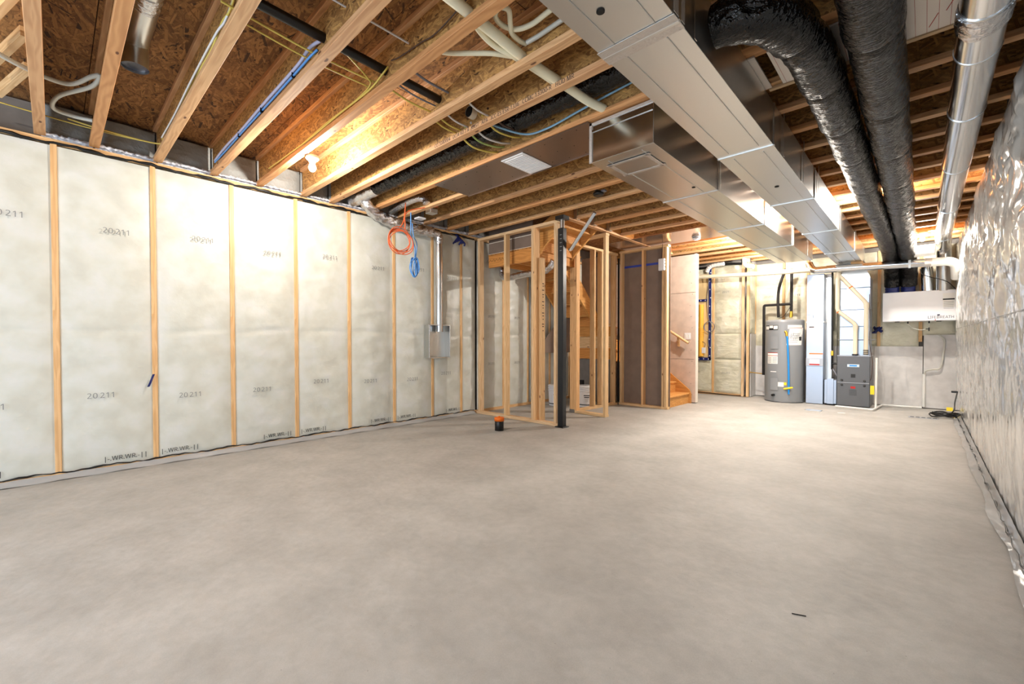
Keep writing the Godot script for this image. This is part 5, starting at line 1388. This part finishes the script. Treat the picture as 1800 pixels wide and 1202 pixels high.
func niche() -> void:
	# electrical opening in the film, edged with blue tape
	var b := thing("service_opening", "electrical service opening edged with blue tape beside the drywall end", "service panel", Vector3(1.60, 0.72, -9.45))
	part(b, "backing_board", bx(0.34, 1.75, 0.01, 0.001), M.board_yellow, at(0.0, 0.92, -0.006))
	for e in [[0.19, 0.95, 0.05, 1.9], [0.02, 0.02, 0.39, 0.06], [-0.04, 1.25, 0.36, 0.05]]:
		var tp := part(b, "blue_tape_edge", bx(e[2], e[3], 0.003, 0.0), M.blue_tape, at(e[0], e[1], 0.03))
		var n := 11 if e[3] > 1.0 else 4
		for k in n:
			var t := (k + 0.5) / n - 0.5
			part(tp, "white_print", bx(0.016, 0.02, 0.001, 0.0), M.white, at((0.012 * sin(k * 2.0)) if e[3] > 1.0 else t * e[2], t * e[3] if e[3] > 1.0 else 0.0, 0.002))
	var yp := thing("yellow_service_pipe", "yellow plastic service conduit with ribbed sleeve in the blue-taped opening", "pipe", Vector3(1.62, 0.8, -9.40))
	part(yp, "pipe", tube(path([Vector3(0, 0, 0), Vector3(0, 1.08, 0)]), 0.05, 18), M.pipe_yellow)
	for k in 5:
		part(yp, "rib", tube(path([Vector3(0, 0.42 + 0.04 * k, 0), Vector3(0, 0.436 + 0.04 * k, 0)]), 0.062, 18), M.pipe_yellow)
	var coil := []
	for k in 3:
		var pts := PackedVector3Array()
		for q in 25:
			var a := TAU * q / 24.0
			pts.append(Vector3(cos(a) * (0.10 + 0.006 * k), sin(a) * (0.115 - 0.005 * k), 0.006 * k))
		coil.append(tube(pts, 0.005, 6))
	coil.append(tube(spline([Vector3(0.0, 0.11, 0), Vector3(-0.03, 0.3, 0), Vector3(-0.05, 0.6, 0), Vector3(-0.02, 0.9, 0.0), Vector3(-0.04, 1.1, 0)], 8), 0.006, 6))
	coil.append(tube(spline([Vector3(0.0, -0.11, 0), Vector3(-0.02, -0.3, 0), Vector3(0.0, -0.42, 0)], 8), 0.005, 6))
	single("service_wire_coil", "coil of grey wire hanging on the blue-taped opening", "cable", join(coil), M.cable_grey, at(1.79, 1.41, -9.39))
	var ot := thing("wall_outlet", "small white outlet box at the foot of the blue-taped opening", "outlet", Vector3(1.69, 0.92, -9.36))
	part(ot, "plate", bx(0.075, 0.12, 0.02, 0.004), M.white)
	part(ot, "wire", tube(spline([Vector3(0.01, 0.06, 0), Vector3(0.02, 0.15, -0.01), Vector3(-0.10, 0.20, -0.01), Vector3(-0.14, 0.14, -0.01)], 8), 0.006, 6), M.cable_brown)
	single("corrugated_elbow", "grey corrugated pipe elbow at the top of the taped opening", "pipe", tube(spline([Vector3(1.75, 2.55, -9.35), Vector3(1.79, 2.62, -9.33), Vector3(1.88, 2.66, -9.32), Vector3(2.1, 2.67, -9.3)], 10), func(l: float, _q: float) -> float: return 0.04 + 0.004 * sin(l * 150.0), 16), M.cable_white)
	single("plumbing_elbow", "grey plastic elbow below the joists near the cream pipe", "pipe", tube(bend([Vector3(2.48, 2.72, -9.25), Vector3(2.50, 2.57, -9.22), Vector3(2.66, 2.53, -9.2)], 0.06), 0.04, 16), M.cable_white)

func _ready() -> void:
	# ------------------------------------------------------------ camera
	var cam := Camera3D.new()
	cam.name = "camera"
	cam.position = Vector3(5.0325, 1.0989, 0.0)
	cam.rotation = Vector3(-0.0162, 0.7583, 0.0)
	cam.projection = Camera3D.PROJECTION_FRUSTUM
	cam.near = 0.05
	cam.far = 100.0
	cam.size = 1202.0 / 764.13 * 0.05
	cam.frustum_offset = Vector2(0.0, 12.08 / 764.13 * 0.05)
	cam.current = true
	add_child(cam)
	# ------------------------------------------------------------ sky, daylight, exposure
	var env := Environment.new()
	env.background_mode = Environment.BG_COLOR
	env.background_color = Color(0.80, 0.90, 1.0)
	env.tonemap_mode = Environment.TONE_MAPPER_LINEAR
	env.tonemap_exposure = 1.0
	env.sdfgi_enabled = true
	env.ssao_enabled = true
	env.ssil_enabled = true
	var we := WorldEnvironment.new()
	we.name = "environment"
	we.environment = env
	add_child(we)
	var day := AreaLight3D.new()  # daylight of the unseen door, placed to light the near room
	day.name = "unseen_door_daylight"
	day.area_size = Vector2(2.8, 2.0)
	day.position = Vector3(2.8, 1.15, BACK - 0.02)
	day.light_color = Color(0.86, 0.93, 1.0)
	day.light_energy = 13.0
	day.shadow_enabled = true
	add_child(day)
	# ------------------------------------------------------------ the place
	rng.seed = 1
	make_materials()
	more_materials()
	joists()
	room()
	lamp(Vector3(1.14, 2.615, -1.575), "lit bare bulb in a white lampholder beside the insulated wall", 2.6, 0.06)
	lamp(Vector3(3.08, 2.61, -7.212), "unseen lit bulb beside the shorter duct, placed to light the stairs", 5.5, 0.06)  # hidden by the duct, placed to light the stair drywall and ceiling panel
	lamp(Vector3(3.02, 2.61, -8.84), "unseen lit bulb past the shorter duct, placed to light the far wall", 2.0, 0.06)  # hidden by the duct, placed to brighten the top of the far wall
	lamp(Vector3(5.0, 2.61, -8.84), "lit bare bulb between the straight flexible duct and round steel duct", 3.4, 0.06)
	lamp(Vector3(3.825, 2.61, -5.991), "unseen lit bulb in the gap between the two sheet metal ducts", 5.0, 0.06)  # hidden by the trunk, placed for the bright sheen on the other duct
	lamp(Vector3(4.535, 2.725, -6.33), "unseen lit bulb above the bending flexible duct, lighting the middle of the room", 6.0, 0.06)  # hidden by the flexible duct, placed to light nearby joists and mid-room floor
	lamp(Vector3(2.9, 2.91, 1.25), "unseen lit bulb on the ceiling behind the view, lighting the near floor", 2.4, 0.06)  # out of view behind the camera, placed to light the foreground
	ducts()
	ceiling_services()
	framing()
	utilities()

func more_materials() -> void:
	M.panel_metal2 = mat(Color(0.80, 0.70, 0.62), 0.20, 0.9)
	M.cyan_dark = mat(Color(0.02, 0.10, 0.22), 0.4)
	M.lilac = mat(Color(0.70, 0.70, 0.80), 0.5)
	M.cable_brown = mat(Color(0.28, 0.19, 0.14), 0.5)
	M.cable_green = mat(Color(0.62, 0.70, 0.40), 0.5)
	M.cable_sky = mat(Color(0.52, 0.68, 0.78), 0.5)
	M.blue_bright = mat(Color(0.12, 0.22, 0.62), 0.5)
	M.pink_paper = mat(Color(0.82, 0.77, 0.79), 0.7)
	M.ink_navy = mat(Color(0.12, 0.13, 0.25), 0.6)
	M.board_yellow = mat(Color(0.86, 0.76, 0.56), 0.7)
